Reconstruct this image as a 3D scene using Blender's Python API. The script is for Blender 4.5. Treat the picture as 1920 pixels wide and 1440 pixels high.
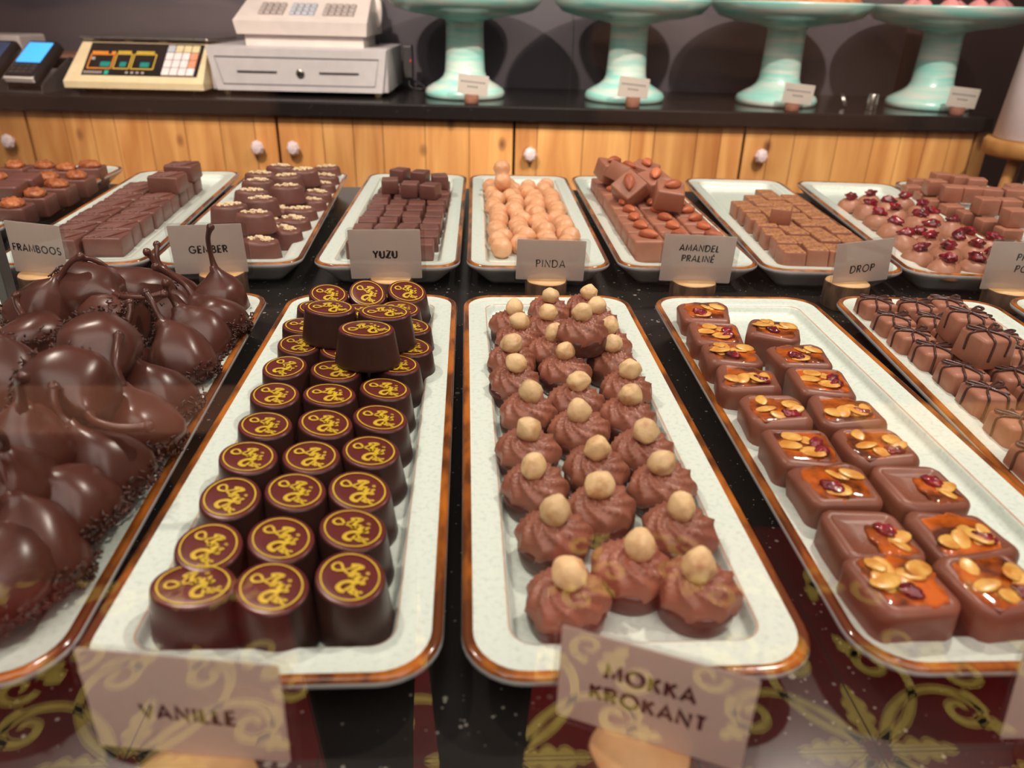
import bpy, math, random
from mathutils import Vector, Matrix, Euler, noise
random.seed(7)
R = math.radians
PI = math.pi
scn = bpy.context.scene
for o in list(bpy.data.objects): bpy.data.objects.remove(o)

# ------------------------------------------------------------------ camera, world, lights, exposure
CAM = Vector((0, 0, 0.244)); FPX = 1443.0
_p, _r, _y = R(26.3), R(1.44), R(3.2)
FWD = Vector((math.sin(_y)*math.cos(_p), math.cos(_y)*math.cos(_p), -math.sin(_p)))
_rt = Vector((math.cos(_y), -math.sin(_y), 0)); _up = _rt.cross(FWD)
RGT = _rt*math.cos(_r) + _up*math.sin(_r); UPV = _up*math.cos(_r) - _rt*math.sin(_r)
cd = bpy.data.cameras.new('camera'); camera = bpy.data.objects.new('camera', cd); scn.collection.objects.link(camera)
camera.matrix_world = Matrix(((RGT.x, UPV.x, -FWD.x, CAM.x), (RGT.y, UPV.y, -FWD.y, CAM.y), (RGT.z, UPV.z, -FWD.z, CAM.z), (0, 0, 0, 1)))
cd.sensor_width = 36; cd.lens = FPX/1920*36; cd.clip_start = 0.005; cd.clip_end = 50
cd.dof.use_dof = True; cd.dof.focus_distance = 0.56; cd.dof.aperture_fstop = 9.0
scn.camera = camera
scn.view_settings.view_transform = 'Standard'; scn.view_settings.look = 'None'
scn.view_settings.gamma = 1; scn.view_settings.use_curve_mapping = False
scn.view_settings.exposure = 0.08
w = bpy.data.worlds.new('world'); scn.world = w; w.use_nodes = True
w.node_tree.nodes['Background'].inputs[0].default_value = (1.0, 0.86, 0.78, 1)
w.node_tree.nodes['Background'].inputs[1].default_value = 0.19
def spot(name, loc, target, power, size=100, blend=0.6, radius=0.03, col=(1.0, 0.83, 0.66)):
    l = bpy.data.lights.new(name, 'SPOT'); l.energy = power; l.color = col
    l.spot_size = R(size); l.spot_blend = blend; l.shadow_soft_size = radius
    o = bpy.data.objects.new(name, l); scn.collection.objects.link(o); o.location = loc
    o.rotation_euler = (Vector(target)-Vector(loc)).to_track_quat('-Z', 'Y').to_euler()
WARM = (1.0, 0.87, 0.74)
spot('spot_light', (-0.60, 0.88, 1.15), (-0.40, 1.0, 0.0), 26, 110, col=WARM)
spot('spot_light', (0.60, 0.86, 1.15), (0.38, 0.92, 0.0), 33, 118, col=WARM)
spot('spot_light', (-0.55, 0.40, 1.3), (-0.35, 1.95, 0.1), 128, 48, col=WARM)
spot('spot_light', (0.70, 0.40, 1.3), (0.55, 1.95, 0.1), 128, 48, col=WARM)
spot('spot_light', (-0.85, -0.86, 1.3), (-0.80, -0.86, -0.9), 330, 64, .35, col=(1.0, 0.9, 0.72))  # added lamp: brightens the customer floor so the glass mirrors it
spot('spot_light', (0.85, -0.86, 1.3), (0.85, -0.86, -0.9), 330, 64, .35, col=(1.0, 0.9, 0.72))  # its right-hand twin, likewise added for the floor reflection
_l = bpy.data.lights.new('front_fill_light', 'AREA'); _l.energy = 44; _l.size = 2.2; _l.color = (1.0, 0.88, 0.78)  # unseen fill lamp, added to brighten the fronts of cards and platters
_o = bpy.data.objects.new('front_fill_light', _l); scn.collection.objects.link(_o); _o.location = (0, -0.7, 1.5)
_o.rotation_euler = (Vector((0, 0.7, 0))-Vector(_o.location)).to_track_quat('-Z', 'Y').to_euler()

# ------------------------------------------------------------------ helpers: where a photo pixel meets a real plane
def ray(px, py): return FWD + RGT*((px-960)/FPX) - UPV*((py-720)/FPX)
def at(px, py, z):
    d = ray(px, py); return CAM + d*((z-CAM.z)/d.z)
def vp(px, py, Y):
    d = ray(px, py); return CAM + d*((Y-CAM.y)/d.y)

# ------------------------------------------------------------------ materials
def lin(c): return tuple(((v/255)/12.92 if v/255 <= .04045 else ((v/255+.055)/1.055)**2.4) for v in c)
def mat(name, c1, c2=None, scale=60, rough=.4, bump=0, bscale=200, metal=0, coat=0, emit=0, stretch=(1, 1, 1), rand=0, lo=.35, hi=.65, detail=3, trans=0, spec=.5, sss=0):
    m = bpy.data.materials.new(name); m.use_nodes = True; nt = m.node_tree; N = nt.nodes; L = nt.links
    b = N['Principled BSDF']; c1 = lin(c1)
    b.inputs['Base Color'].default_value = (*c1, 1); b.inputs['Roughness'].default_value = rough
    b.inputs['Metallic'].default_value = metal; b.inputs['Coat Weight'].default_value = coat
    b.inputs['Coat Roughness'].default_value = .08; b.inputs['Specular IOR Level'].default_value = spec
    b.inputs['Transmission Weight'].default_value = trans
    if sss: b.inputs['Subsurface Weight'].default_value = sss; b.inputs['Subsurface Radius'].default_value = (.004, .002, .001); b.inputs['Subsurface Scale'].default_value = 1
    tc = N.new('ShaderNodeTexCoord'); mp = N.new('ShaderNodeMapping'); mp.inputs['Scale'].default_value = stretch
    L.new(tc.outputs['Object'], mp.inputs['Vector']); vec = mp.outputs[0]
    if rand:
        oi = N.new('ShaderNodeObjectInfo'); va = N.new('ShaderNodeVectorMath'); va.operation = 'ADD'
        L.new(oi.outputs['Random'], va.inputs[1]); L.new(vec, va.inputs[0]); vec = va.outputs[0]
    col = None
    if c2:
        n = N.new('ShaderNodeTexNoise'); n.inputs['Scale'].default_value = scale; n.inputs['Detail'].default_value = detail; L.new(vec, n.inputs['Vector'])
        r = N.new('ShaderNodeValToRGB'); r.color_ramp.elements[0].position = lo; r.color_ramp.elements[1].position = hi
        r.color_ramp.elements[0].color = (*c1, 1); r.color_ramp.elements[1].color = (*lin(c2), 1)
        L.new(n.outputs['Fac'], r.inputs['Fac']); col = r.outputs['Color']; L.new(col, b.inputs['Base Color'])
    if rand and col:
        h = N.new('ShaderNodeHueSaturation'); mr = N.new('ShaderNodeMapRange')
        mr.inputs['To Min'].default_value = 1-rand; mr.inputs['To Max'].default_value = 1+rand
        L.new(oi.outputs['Random'], mr.inputs['Value']); L.new(mr.outputs[0], h.inputs['Value']); L.new(col, h.inputs['Color']); L.new(h.outputs[0], b.inputs['Base Color'])
    if emit:
        b.inputs['Emission Color'].default_value = (*c1, 1); b.inputs['Emission Strength'].default_value = emit
    if bump:
        n2 = N.new('ShaderNodeTexNoise'); n2.inputs['Scale'].default_value = bscale; n2.inputs['Detail'].default_value = 4; L.new(vec, n2.inputs['Vector'])
        bp = N.new('ShaderNodeBump'); bp.inputs['Strength'].default_value = bump; bp.inputs['Distance'].default_value = .001
        L.new(n2.outputs['Fac'], bp.inputs['Height']); L.new(bp.outputs[0], b.inputs['Normal'])
    return m
DARK = mat('dark_chocolate', (50, 28, 24), (58, 33, 28), 60, .34, .10, 160, rand=.1)
DARKP = mat('glossy_dark_chocolate', (76, 41, 32), (88, 48, 38), 40, .3, .06, 90, rand=.1)
MID = mat('semi_dark_chocolate', (108, 68, 60), (120, 77, 68), 60, .4, .12, 200, rand=.08)
MILK = mat('milk_chocolate', (156, 102, 80), (168, 111, 88), 60, .45, .10, 160, rand=.06)
MILKB = mat('pale_milk_chocolate', (160, 108, 84), (172, 118, 92), 50, .42, .12, 120, rand=.06)
SWIRL = mat('piped_chocolate', (140, 85, 66), (152, 94, 73), 60, .42, .08, 200, rand=.08)
CARB = mat('caramel_square_chocolate', (138, 84, 64), (122, 70, 54), 40, .4, .15, 120, rand=.06)
DRIZ = mat('dark_drizzle', (66, 40, 36), (78, 48, 42), 100, .3, 0)
FILM = mat('printed_red_film', (104, 40, 38), (96, 36, 34), 40, .3, .04, 200, rand=.05)
YEL = mat('yellow_print', (214, 182, 40), (200, 160, 40), 200, .45)
NUT = mat('hazelnut_skin', (230, 196, 146), (186, 130, 80), 110, .5, .6, 220, rand=.1, lo=.5, hi=.78)
CARAM = mat('amber_caramel', (204, 100, 30), (88, 44, 26), 75, .1, .35, 130, coat=.6, rand=.12, lo=.38, hi=.62)
ALSL = mat('almond_slice', (232, 184, 96), (206, 136, 54), 120, .3, .15, 260, rand=.05)
CRAN = mat('cranberry_skin', (150, 22, 38), (80, 12, 24), 140, .15, .9, 240, coat=.5, rand=.2)
PECAN = mat('pecan_nut', (196, 122, 72), (150, 74, 42), 160, .4, .6, 260, rand=.15)
ALMOND = mat('almond_skin', (206, 118, 78), (164, 84, 54), 120, .45, .5, 300, stretch=(1, 1, .25), rand=.12)
PEANUT = mat('peanut_shell_coating', (232, 178, 136), (220, 160, 116), 60, .42, .6, 190, rand=.05)
CRUMB = mat('white_crumbs', (232, 214, 180), (214, 186, 140), 300, .6, .4, 400)
DUST = mat('golden_dusted_top', (176, 122, 78), (134, 84, 60), 320, .6, .5, 500, lo=.45, hi=.6)
SPRK = mat('chocolate_sprinkles', (84, 48, 36), (58, 32, 26), 300, .4)
GLAZE = mat('celadon_glaze', (224, 236, 226), (208, 222, 212), 350, .16, .12, 500, lo=.5, hi=.72, coat=.3)
PINKL = mat('worn_glaze_edge', (214, 190, 172), (200, 172, 152), 120, .25)
AMBER = mat('amber_rim_glaze', (184, 106, 34), (98, 52, 22), 70, .12, .3, 120, coat=.5, stretch=(1, .35, 1), lo=.42, hi=.62)
UNDER = mat('white_glaze_underside', (206, 208, 206), (190, 192, 190), 60, .2)
PAPER = mat('card_paper', (226, 216, 210), (220, 210, 204), 300, .7)
_nt = PAPER.node_tree; _tr = _nt.nodes.new('ShaderNodeBsdfTranslucent'); _tr.inputs[0].default_value = (.95, .86, .80, 1); _mx = _nt.nodes.new('ShaderNodeMixShader'); _mx.inputs[0].default_value = .65
_nt.links.new(_nt.nodes['Principled BSDF'].outputs[0], _mx.inputs[1]); _nt.links.new(_tr.outputs[0], _mx.inputs[2]); _nt.links.new(_mx.outputs[0], _nt.nodes['Material Output'].inputs[0])
INK = mat('black_ink', (34, 26, 24), (30, 24, 22), 50, .6)
INKG = mat('faded_grey_ink', (130, 122, 122), (120, 112, 112), 50, .6)
BARK = mat('tree_bark', (112, 84, 62), (72, 52, 38), 120, .85, .9, 300, stretch=(1, 1, .35))
CUT = mat('cut_wood', (226, 186, 134), (204, 158, 104), 60, .7, .3, 200)
STEEL = mat('brushed_steel', (190, 186, 180), (170, 166, 160), 100, .25, metal=1)
GREYM = mat('grey_metal', (104, 104, 102), (92, 92, 90), 200, .4, metal=.6)
WHITEP = mat('white_plastic', (222, 210, 204), (216, 204, 198), 40, .4)
LGREY = mat('light_grey_enamel', (196, 190, 192), (190, 184, 186), 40, .4)
CREAM = mat('cream_plastic', (226, 206, 166), (220, 198, 158), 40, .4)
BLACKP = mat('black_plastic', (26, 24, 26), (32, 30, 32), 60, .3)
DGREY = mat('dark_grey_plastic', (70, 66, 66), (60, 56, 56), 60, .4)
SCREEN = mat('lit_blue_screen', (70, 170, 250), emit=.9, rough=.3)
SCREEND = mat('dim_screen', (60, 74, 106), emit=.25, rough=.3)
ORNG = mat('glowing_orange_print', (232, 140, 40), (222, 128, 36), 50, .5, emit=.25)  # print with a faint glow put into its colour
YELP = mat('glowing_yellow_print', (214, 176, 60), (204, 166, 56), 50, .5, emit=.15)  # same slight added glow on the yellow print
TEAL = mat('teal_digits', (20, 120, 110), emit=.35, rough=.4)
KEYG = mat('grey_keys', (176, 164, 160), (166, 154, 150), 80, .5)
KEYB = mat('blue_grey_keys', (182, 186, 196), (172, 176, 186), 80, .5)
KEYW = mat('white_keys', (232, 222, 222), (224, 214, 214), 80, .5)
KEYO = mat('orange_key', (226, 150, 116), (220, 144, 110), 80, .5)
KEYY = mat('yellow_keys', (216, 202, 160), (206, 192, 150), 80, .5)
MINT = mat('mint_brushed_glaze', (142, 204, 194), (208, 212, 202), 7, .25, .15, 60, stretch=(1.2, 1.2, 11), lo=.38, hi=.66, coat=.3, detail=5)
CRUST = mat('baked_crust', (206, 140, 92), (176, 104, 62), 60, .7, .6, 200)
PINKC = mat('pink_meringue', (226, 150, 150), (214, 132, 136), 40, .5, .2, 100)
LINEN = mat('white_shade', (226, 214, 218), (220, 206, 208), 40, .7)
STOOLW = mat('honey_wood', (196, 146, 86), (164, 112, 58), 14, .5, .2, 60, stretch=(1, 1, .3))
BRICK = mat('dark_brown_wall', (52, 30, 27), (44, 26, 24), 6, .8)
WALLD = mat('dark_slate_panel', (84, 76, 83), (76, 70, 76), 3, .55, .1, 60)
BROWNL = mat('brown_log', (128, 84, 66), (112, 72, 56), 100, .8)
def stone_material(name, base, speck, dens=.06):
    m = bpy.data.materials.new(name); m.use_nodes = True; nt = m.node_tree; N = nt.nodes; L = nt.links; b = N['Principled BSDF']
    tc = N.new('ShaderNodeTexCoord'); cols = []
    mix = None
    for sc, th in ((260, .16), (110, .15)):
        v = N.new('ShaderNodeTexVoronoi'); v.inputs['Scale'].default_value = sc; L.new(tc.outputs['Object'], v.inputs['Vector'])
        n = N.new('ShaderNodeTexNoise'); n.inputs['Scale'].default_value = sc*.45; L.new(tc.outputs['Object'], n.inputs['Vector'])
        ad = N.new('ShaderNodeMath'); ad.operation = 'MULTIPLY_ADD'; L.new(n.outputs['Fac'], ad.inputs[0]); ad.inputs[1].default_value = .8; L.new(v.outputs['Distance'], ad.inputs[2])
        r = N.new('ShaderNodeValToRGB'); r.color_ramp.elements[0].position = .36+th*.4; r.color_ramp.elements[1].position = .42+th*.4
        r.color_ramp.elements[0].color = (1, 1, 1, 1); r.color_ramp.elements[1].color = (0, 0, 0, 1); L.new(ad.outputs[0], r.inputs['Fac']); cols.append(r.outputs['Color'])
    mx = N.new('ShaderNodeMath'); mx.operation = 'MAXIMUM'; L.new(cols[0], mx.inputs[0]); L.new(cols[1], mx.inputs[1])
    mi = N.new('ShaderNodeMixRGB'); L.new(mx.outputs[0], mi.inputs['Fac']); mi.inputs[1].default_value = (*lin(base), 1); mi.inputs[2].default_value = (*lin(speck), 1)
    L.new(mi.outputs[0], b.inputs['Base Color']); b.inputs['Roughness'].default_value = .2; b.inputs['Specular IOR Level'].default_value = .25
    return m
STONE = stone_material('speckled_black_stone', (36, 34, 32), (150, 146, 136))
STONEB = stone_material('black_counter_stone', (30, 26, 25), (60, 54, 50))
def wood_material():
    m = bpy.data.materials.new('knotty_pine'); m.use_nodes = True; nt = m.node_tree; N = nt.nodes; L = nt.links; b = N['Principled BSDF']
    tc = N.new('ShaderNodeTexCoord'); mp = N.new('ShaderNodeMapping'); mp.inputs['Scale'].default_value = (14, 14, 1.6); L.new(tc.outputs['Object'], mp.inputs['Vector'])
    n = N.new('ShaderNodeTexNoise'); n.inputs['Scale'].default_value = 1.6; n.inputs['Detail'].default_value = 6; n.inputs['Distortion'].default_value = .8; L.new(mp.outputs[0], n.inputs['Vector'])
    r = N.new('ShaderNodeValToRGB'); e = r.color_ramp.elements; e[0].position = .3; e[1].position = .72; e[0].color = (*lin((172, 108, 54)), 1); e[1].color = (*lin((218, 164, 98)), 1); L.new(n.outputs['Fac'], r.inputs['Fac'])
    # one shade per plank, plus knots
    at_ = N.new('ShaderNodeAttribute'); at_.attribute_name = 'plank'
    h = N.new('ShaderNodeHueSaturation'); L.new(at_.outputs['Fac'], h.inputs['Value']); L.new(r.outputs[0], h.inputs['Color'])
    mp2 = N.new('ShaderNodeMapping'); mp2.inputs['Scale'].default_value = (13, 13, 8); L.new(tc.outputs['Object'], mp2.inputs['Vector'])
    v = N.new('ShaderNodeTexVoronoi'); v.inputs['Scale'].default_value = 1.0; L.new(mp2.outputs[0], v.inputs['Vector'])
    r2 = N.new('ShaderNodeValToRGB'); e = r2.color_ramp.elements; e[0].position = .05; e[1].position = .17; e[0].color = (1, 1, 1, 1); e[1].color = (0, 0, 0, 1); L.new(v.outputs['Distance'], r2.inputs['Fac'])
    mi = N.new('ShaderNodeMixRGB'); L.new(r2.outputs[0], mi.inputs['Fac']); L.new(h.outputs[0], mi.inputs[1]); mi.inputs[2].default_value = (*lin((104, 60, 34)), 1)
    L.new(mi.outputs[0], b.inputs['Base Color']); b.inputs['Roughness'].default_value = .5
    return m
PINE = wood_material()
def pane_material(name, ior, tint=(1, 1, 1)):
    m = bpy.data.materials.new(name); m.use_nodes = True; nt = m.node_tree; N = nt.nodes; L = nt.links
    out = N['Material Output']; N.remove(N['Principled BSDF'])
    t = N.new('ShaderNodeBsdfTransparent'); t.inputs[0].default_value = (*tint, 1)
    g = N.new('ShaderNodeBsdfGlossy'); g.inputs['Roughness'].default_value = 0.0; g.inputs[0].default_value = (1, 1, 1, 1)
    lw = N.new('ShaderNodeLayerWeight'); lw.inputs['Blend'].default_value = .5; f0 = ((ior-1)/(ior+1))**2
    pw = N.new('ShaderNodeMath'); pw.operation = 'POWER'; L.new(lw.outputs['Facing'], pw.inputs[0]); pw.inputs[1].default_value = 5
    f = N.new('ShaderNodeMath'); f.operation = 'MULTIPLY_ADD'; L.new(pw.outputs[0], f.inputs[0]); f.inputs[1].default_value = 1-f0; f.inputs[2].default_value = f0
    mx = N.new('ShaderNodeMixShader'); L.new(f.outputs[0], mx.inputs[0]); L.new(t.outputs[0], mx.inputs[1]); L.new(g.outputs[0], mx.inputs[2]); L.new(mx.outputs[0], out.inputs[0])
    return m
GLASS = pane_material('clear_display_glass', 1.55)
SLEEVE = pane_material('clear_plastic_sleeve', 1.5, (.9, .9, .9))

# ------------------------------------------------------------------ mesh building
class MB:
    def __init__(s): s.v = []; s.f = []; s.m = []; s.sm = []; s.att = []
    def add(s, V, F, m=0, smooth=True, M=None, att=1.0):
        o = len(s.v)
        s.v += [tuple(M @ Vector(p)) if M else tuple(p) for p in V]
        for f in F: s.f.append(tuple(i+o for i in f)); s.m.append(m); s.sm.append(smooth); s.att.append(att)
        return s
    def mesh(s, name, mats, attr=False):
        me = bpy.data.meshes.new(name); me.from_pydata(s.v, [], s.f)
        for x in (mats if isinstance(mats, (list, tuple)) else [mats]): me.materials.append(x)
        me.polygons.foreach_set('material_index', s.m); me.polygons.foreach_set('use_smooth', s.sm)
        if attr:
            a = me.attributes.new('plank', 'FLOAT', 'FACE'); a.data.foreach_set('value', s.att)
        me.update(); return me
def rings_faces(nr, n, cap0=True, cap1=True, closed=True):
    F = []
    for i in range(nr-1):
        for j in range(n if closed else n-1):
            a, b = i*n+j, i*n+(j+1) % n
            F.append((a, b, b+n, a+n))
    if cap0: F.append(tuple(reversed(range(n))))
    if cap1: F.append(tuple(range((nr-1)*n, nr*n)))
    return F
def lathe(prof, n=32, sx=1, sy=1, fn=None):
    V = []
    for r, z in prof:
        for j in range(n):
            a = 2*PI*j/n; p = Vector((r*math.cos(a)*sx, r*math.sin(a)*sy, z)); V.append(fn(p, a) if fn else p)
    return V, rings_faces(len(prof), n)
def rrect(hw, hd, r, n=5):
    P = []
    for cx, cy, a0 in ((hw-r, hd-r, 0), (-hw+r, hd-r, 90), (-hw+r, -hd+r, 180), (hw-r, -hd+r, 270)):
        for k in range(n+1):
            a = R(a0+90*k/n); P.append((cx+r*math.cos(a), cy+r*math.sin(a)))
    return P
def rbox(w, d, h, r, taper=1.0, cr=None, wob=0, seed=0, n=3, top=()):
    """soft-edged block: base at z=0, taper = base size / top size"""
    cr = cr or r*1.4; V = []; prof = [(-r*.35, 0), (0, r*.4)]
    for k in range(n+1):
        a = PI/2*k/n; prof.append((-r+r*math.cos(a), h-r+r*math.sin(a)))
    prof += [(-(r+i), h+dz) for i, dz in top]
    m = 0
    for i, (off, z) in enumerate(prof):
        s = 1+(taper-1)*(1-z/h)
        hw, hd = w/2*s+off, d/2*s+off; c = max(.0006, min(cr*s+off, min(hw, hd)-.0003))
        for x, y in rrect(hw, hd, c, 4): V.append(Vector((x, y, z)))
    nn = 20; F = rings_faces(len(prof), nn)
    if wob:
        off = Vector((seed*3.1, seed*1.7, 0))
        V = [p+noise.noise_vector(p*70+off)*wob for p in V]
    return V, F
def box(x0, x1, y0, y1, z0, z1):
    V = [(x0, y0, z0), (x1, y0, z0), (x1, y1, z0), (x0, y1, z0), (x0, y0, z1), (x1, y0, z1), (x1, y1, z1), (x0, y1, z1)]
    return V, [(0, 3, 2, 1), (4, 5, 6, 7), (0, 1, 5, 4), (1, 2, 6, 5), (2, 3, 7, 6), (3, 0, 4, 7)]
def bbox(x0, x1, y0, y1, z0, z1, b=.003):
    V, F = rbox(x1-x0, y1-y0, z1-z0, min(b, (z1-z0)*.45, (x1-x0)*.45, (y1-y0)*.45), cr=b)
    return [(p.x+(x0+x1)/2, p.y+(y0+y1)/2, p.z+z0) for p in V], F
def tube(P, rad, n=7, closed=False):
    P = [Vector(p) for p in P]; V = []; N = len(P); ref = None
    for i, p in enumerate(P):
        t = ((P[(i+1) % N]-P[i-1]) if closed else (P[min(i+1, N-1)]-P[max(i-1, 0)])).normalized()
        if ref is None: ref = t.orthogonal()
        ref = (ref-t*ref.dot(t)).normalized(); b = t.cross(ref); r = rad[i] if isinstance(rad, (list, tuple)) else rad
        for j in range(n):
            a = 2*PI*j/n; V.append(p+ref*(r*math.cos(a))+b*(r*math.sin(a)))
    F = rings_faces(N, n, not closed, not closed)
    if closed: F += [((N-1)*n+j, (N-1)*n+(j+1) % n, (j+1) % n, j) for j in range(n)]
    return V, F
def spline(P, k=6):
    P = [Vector(p) for p in P]; out = []
    for i in range(len(P)-1):
        a, b, c, d = P[max(i-1, 0)], P[i], P[i+1], P[min(i+2, len(P)-1)]
        for j in range(k):
            t = j/k; out.append(.5*((2*b)+(c-a)*t+(2*a-5*b+4*c-d)*t*t+(3*b-a-3*c+d)*t**3))
    return out+[P[-1]]
def ribbon(P, wd, z=0):
    """flat stroke in the xy plane; wd may vary along it"""
    P = [Vector((p[0], p[1])) for p in P]; V = []; N = len(P)
    for i, p in enumerate(P):
        t = (P[min(i+1, N-1)]-P[max(i-1, 0)]).normalized(); nn = Vector((-t.y, t.x)); k = 1
        if 0 < i < N-1:
            t2 = (P[i+1]-P[i]).normalized(); c = abs(nn.dot(Vector((-t2.y, t2.x)))); k = 1/max(c, .55)
        ww = (wd[i] if isinstance(wd, (list, tuple)) else wd)*k/2
        V += [(p.x+nn.x*ww, p.y+nn.y*ww, z), (p.x-nn.x*ww, p.y-nn.y*ww, z)]
    return V, [(2*i, 2*i+1, 2*i+3, 2*i+2) for i in range(N-1)]
def disc(rx, ry, z=0, n=36, cx=0, cy=0):
    return [(cx+rx*math.cos(2*PI*j/n), cy+ry*math.sin(2*PI*j/n), z) for j in range(n)], [tuple(range(n))]
def blob(rx, ry, rz, amp=.15, fr=1.5, seed=0, n=14, m=9, pw=1.0):
    V = []
    for i in range(m+1):
        th = PI*i/m
        for j in range(n):
            a = 2*PI*j/n; d = Vector((math.sin(th)*math.cos(a), math.sin(th)*math.sin(a), math.cos(th)))
            k = 1+amp*noise.noise(d*fr+Vector((seed*5.3, seed*2.1, seed)))
            V.append(Vector((d.x*rx*k, d.y*ry*k, d.z*rz*k)))
    return V, rings_faces(m+1, n, False, False)

# ------------------------------------------------------------------ objects
COL = scn.collection
def obj(name, me, parent=None, loc=(0, 0, 0), rot=(0, 0, 0)):
    o = bpy.data.objects.new(name, me); COL.objects.link(o); o.parent = parent; o.location = loc; o.rotation_euler = rot
    return o
def tag(o, label, cat, group=None):
    o['label'] = label; o['category'] = cat
    if group: o['group'] = group
    return o
def thing(name, label, cat, loc, rot=(0, 0, 0), group=None):
    return tag(obj(name, None, None, loc, rot), label, cat, group)
def struct(o): o['kind'] = 'structure'; return o
def place(kind, label, loc, rot, group):
    """one more of a kind: its parts and sub-parts are objects of their own that share mesh data"""
    name, cat, parts = kind
    if len(parts) == 1 and parts[0][0] == name:
        return tag(obj(name, parts[0][1], None, loc, rot), label, cat, group)
    t = thing(name, label, cat, loc, rot, group)
    for p in parts:
        o = obj(p[0], p[1], t, p[2] if len(p) > 2 else (0, 0, 0), p[3] if len(p) > 3 else (0, 0, 0))
        if len(p) > 5: o.scale = (p[5],)*3
        if len(p) > 4:
            for s in p[4]:
                if isinstance(s, str): o['kind'] = s
                else: obj(s[0], s[1], o)
    return t
ORD = ['front', 'second', 'third', 'fourth', 'fifth', 'sixth', 'seventh', 'eighth', 'ninth', 'tenth', 'eleventh', 'twelfth', 'thirteenth', 'fourteenth']
CN = {1: [''], 2: ['left', 'right'], 3: ['left', 'middle', 'right'], 4: ['far left', 'centre left', 'centre right', 'far right']}
def nth(i): return 'frontmost' if i == 0 else ORD[i]+' from front'
def fill(plate, items, ncol, noun, where, group):
    """items: (kind, location, rotation, on_top). Labels tell each by its column and its rank from the front."""
    c = PLATES[plate]; cr, sr = math.cos(c[2]), math.sin(c[2]); low = []; high = []
    for it in items:
        dx, dy = it[1][0]-c[0], it[1][1]-c[1]; u = dx*cr+dy*sr; v = -dx*sr+dy*cr
        (high if it[3] else low).append((u, v, it))
    us = [q[0] for q in low]; u0, u1 = min(us), max(us)+1e-6; cols = {}
    for q in low: cols.setdefault(int((q[0]-u0)/(u1-u0)*ncol), []).append(q)
    for k, qs in cols.items():
        for i, q in enumerate(sorted(qs, key=lambda a: a[1])):
            s = (' in '+CN[ncol][k]+' column') if ncol > 1 else ''
            place(q[2][0], f"{noun}, {nth(i)}{s}{where}", q[2][1], q[2][2], group)
    for i, q in enumerate(sorted(high, key=lambda a: a[1])):
        place(q[2][0], f"{noun} lying on top, {nth(i)}{where}", q[2][1], q[2][2], group)

# ------------------------------------------------------------------ setting
def solid(name, V_F, m): return obj(name, MB().add(*V_F, smooth=False).mesh(name, m))
BR = R(-2.4)                                     # the back counter stands slightly askew to the display
BO = Vector((0.085, 1.80, 0))
def BK(u, d, z): return Vector((BO.x+u*math.cos(BR)-d*math.sin(BR), BO.y+u*math.sin(BR)+d*math.cos(BR), z))
def bu(px, py, d):
    """u along the back counter of the pixel, in the upright plane d behind the counter's front edge"""
    r = ray(px, py); n = Vector((-math.sin(BR), math.cos(BR), 0)); t = ((BO-CAM).dot(n)+d)/r.dot(n); P = CAM+r*t
    return (P-BO).dot(Vector((math.cos(BR), math.sin(BR), 0))), P.z
def backobj(o): o.location = BO; o.rotation_euler = (0, 0, BR); return o
CT = .04                                        # counter top height
struct(backobj(solid('wall_back', box(-2.6, bu(1700, 60, .42)[0], .42, .5, -.9, 1.6), WALLD)))
struct(backobj(solid('wall_right', box(bu(1700, 60, .42)[0], 3.2, .46, .55, -.9, 1.6), BRICK)))
struct(backobj(obj('trim_1', MB().add(*box(bu(1074, 60, .418)[0]-.0015, bu(1074, 60, .418)[0]+.0015, .416, .42, CT, 1.6), smooth=False).mesh('trim_1', GREYM))))

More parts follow.
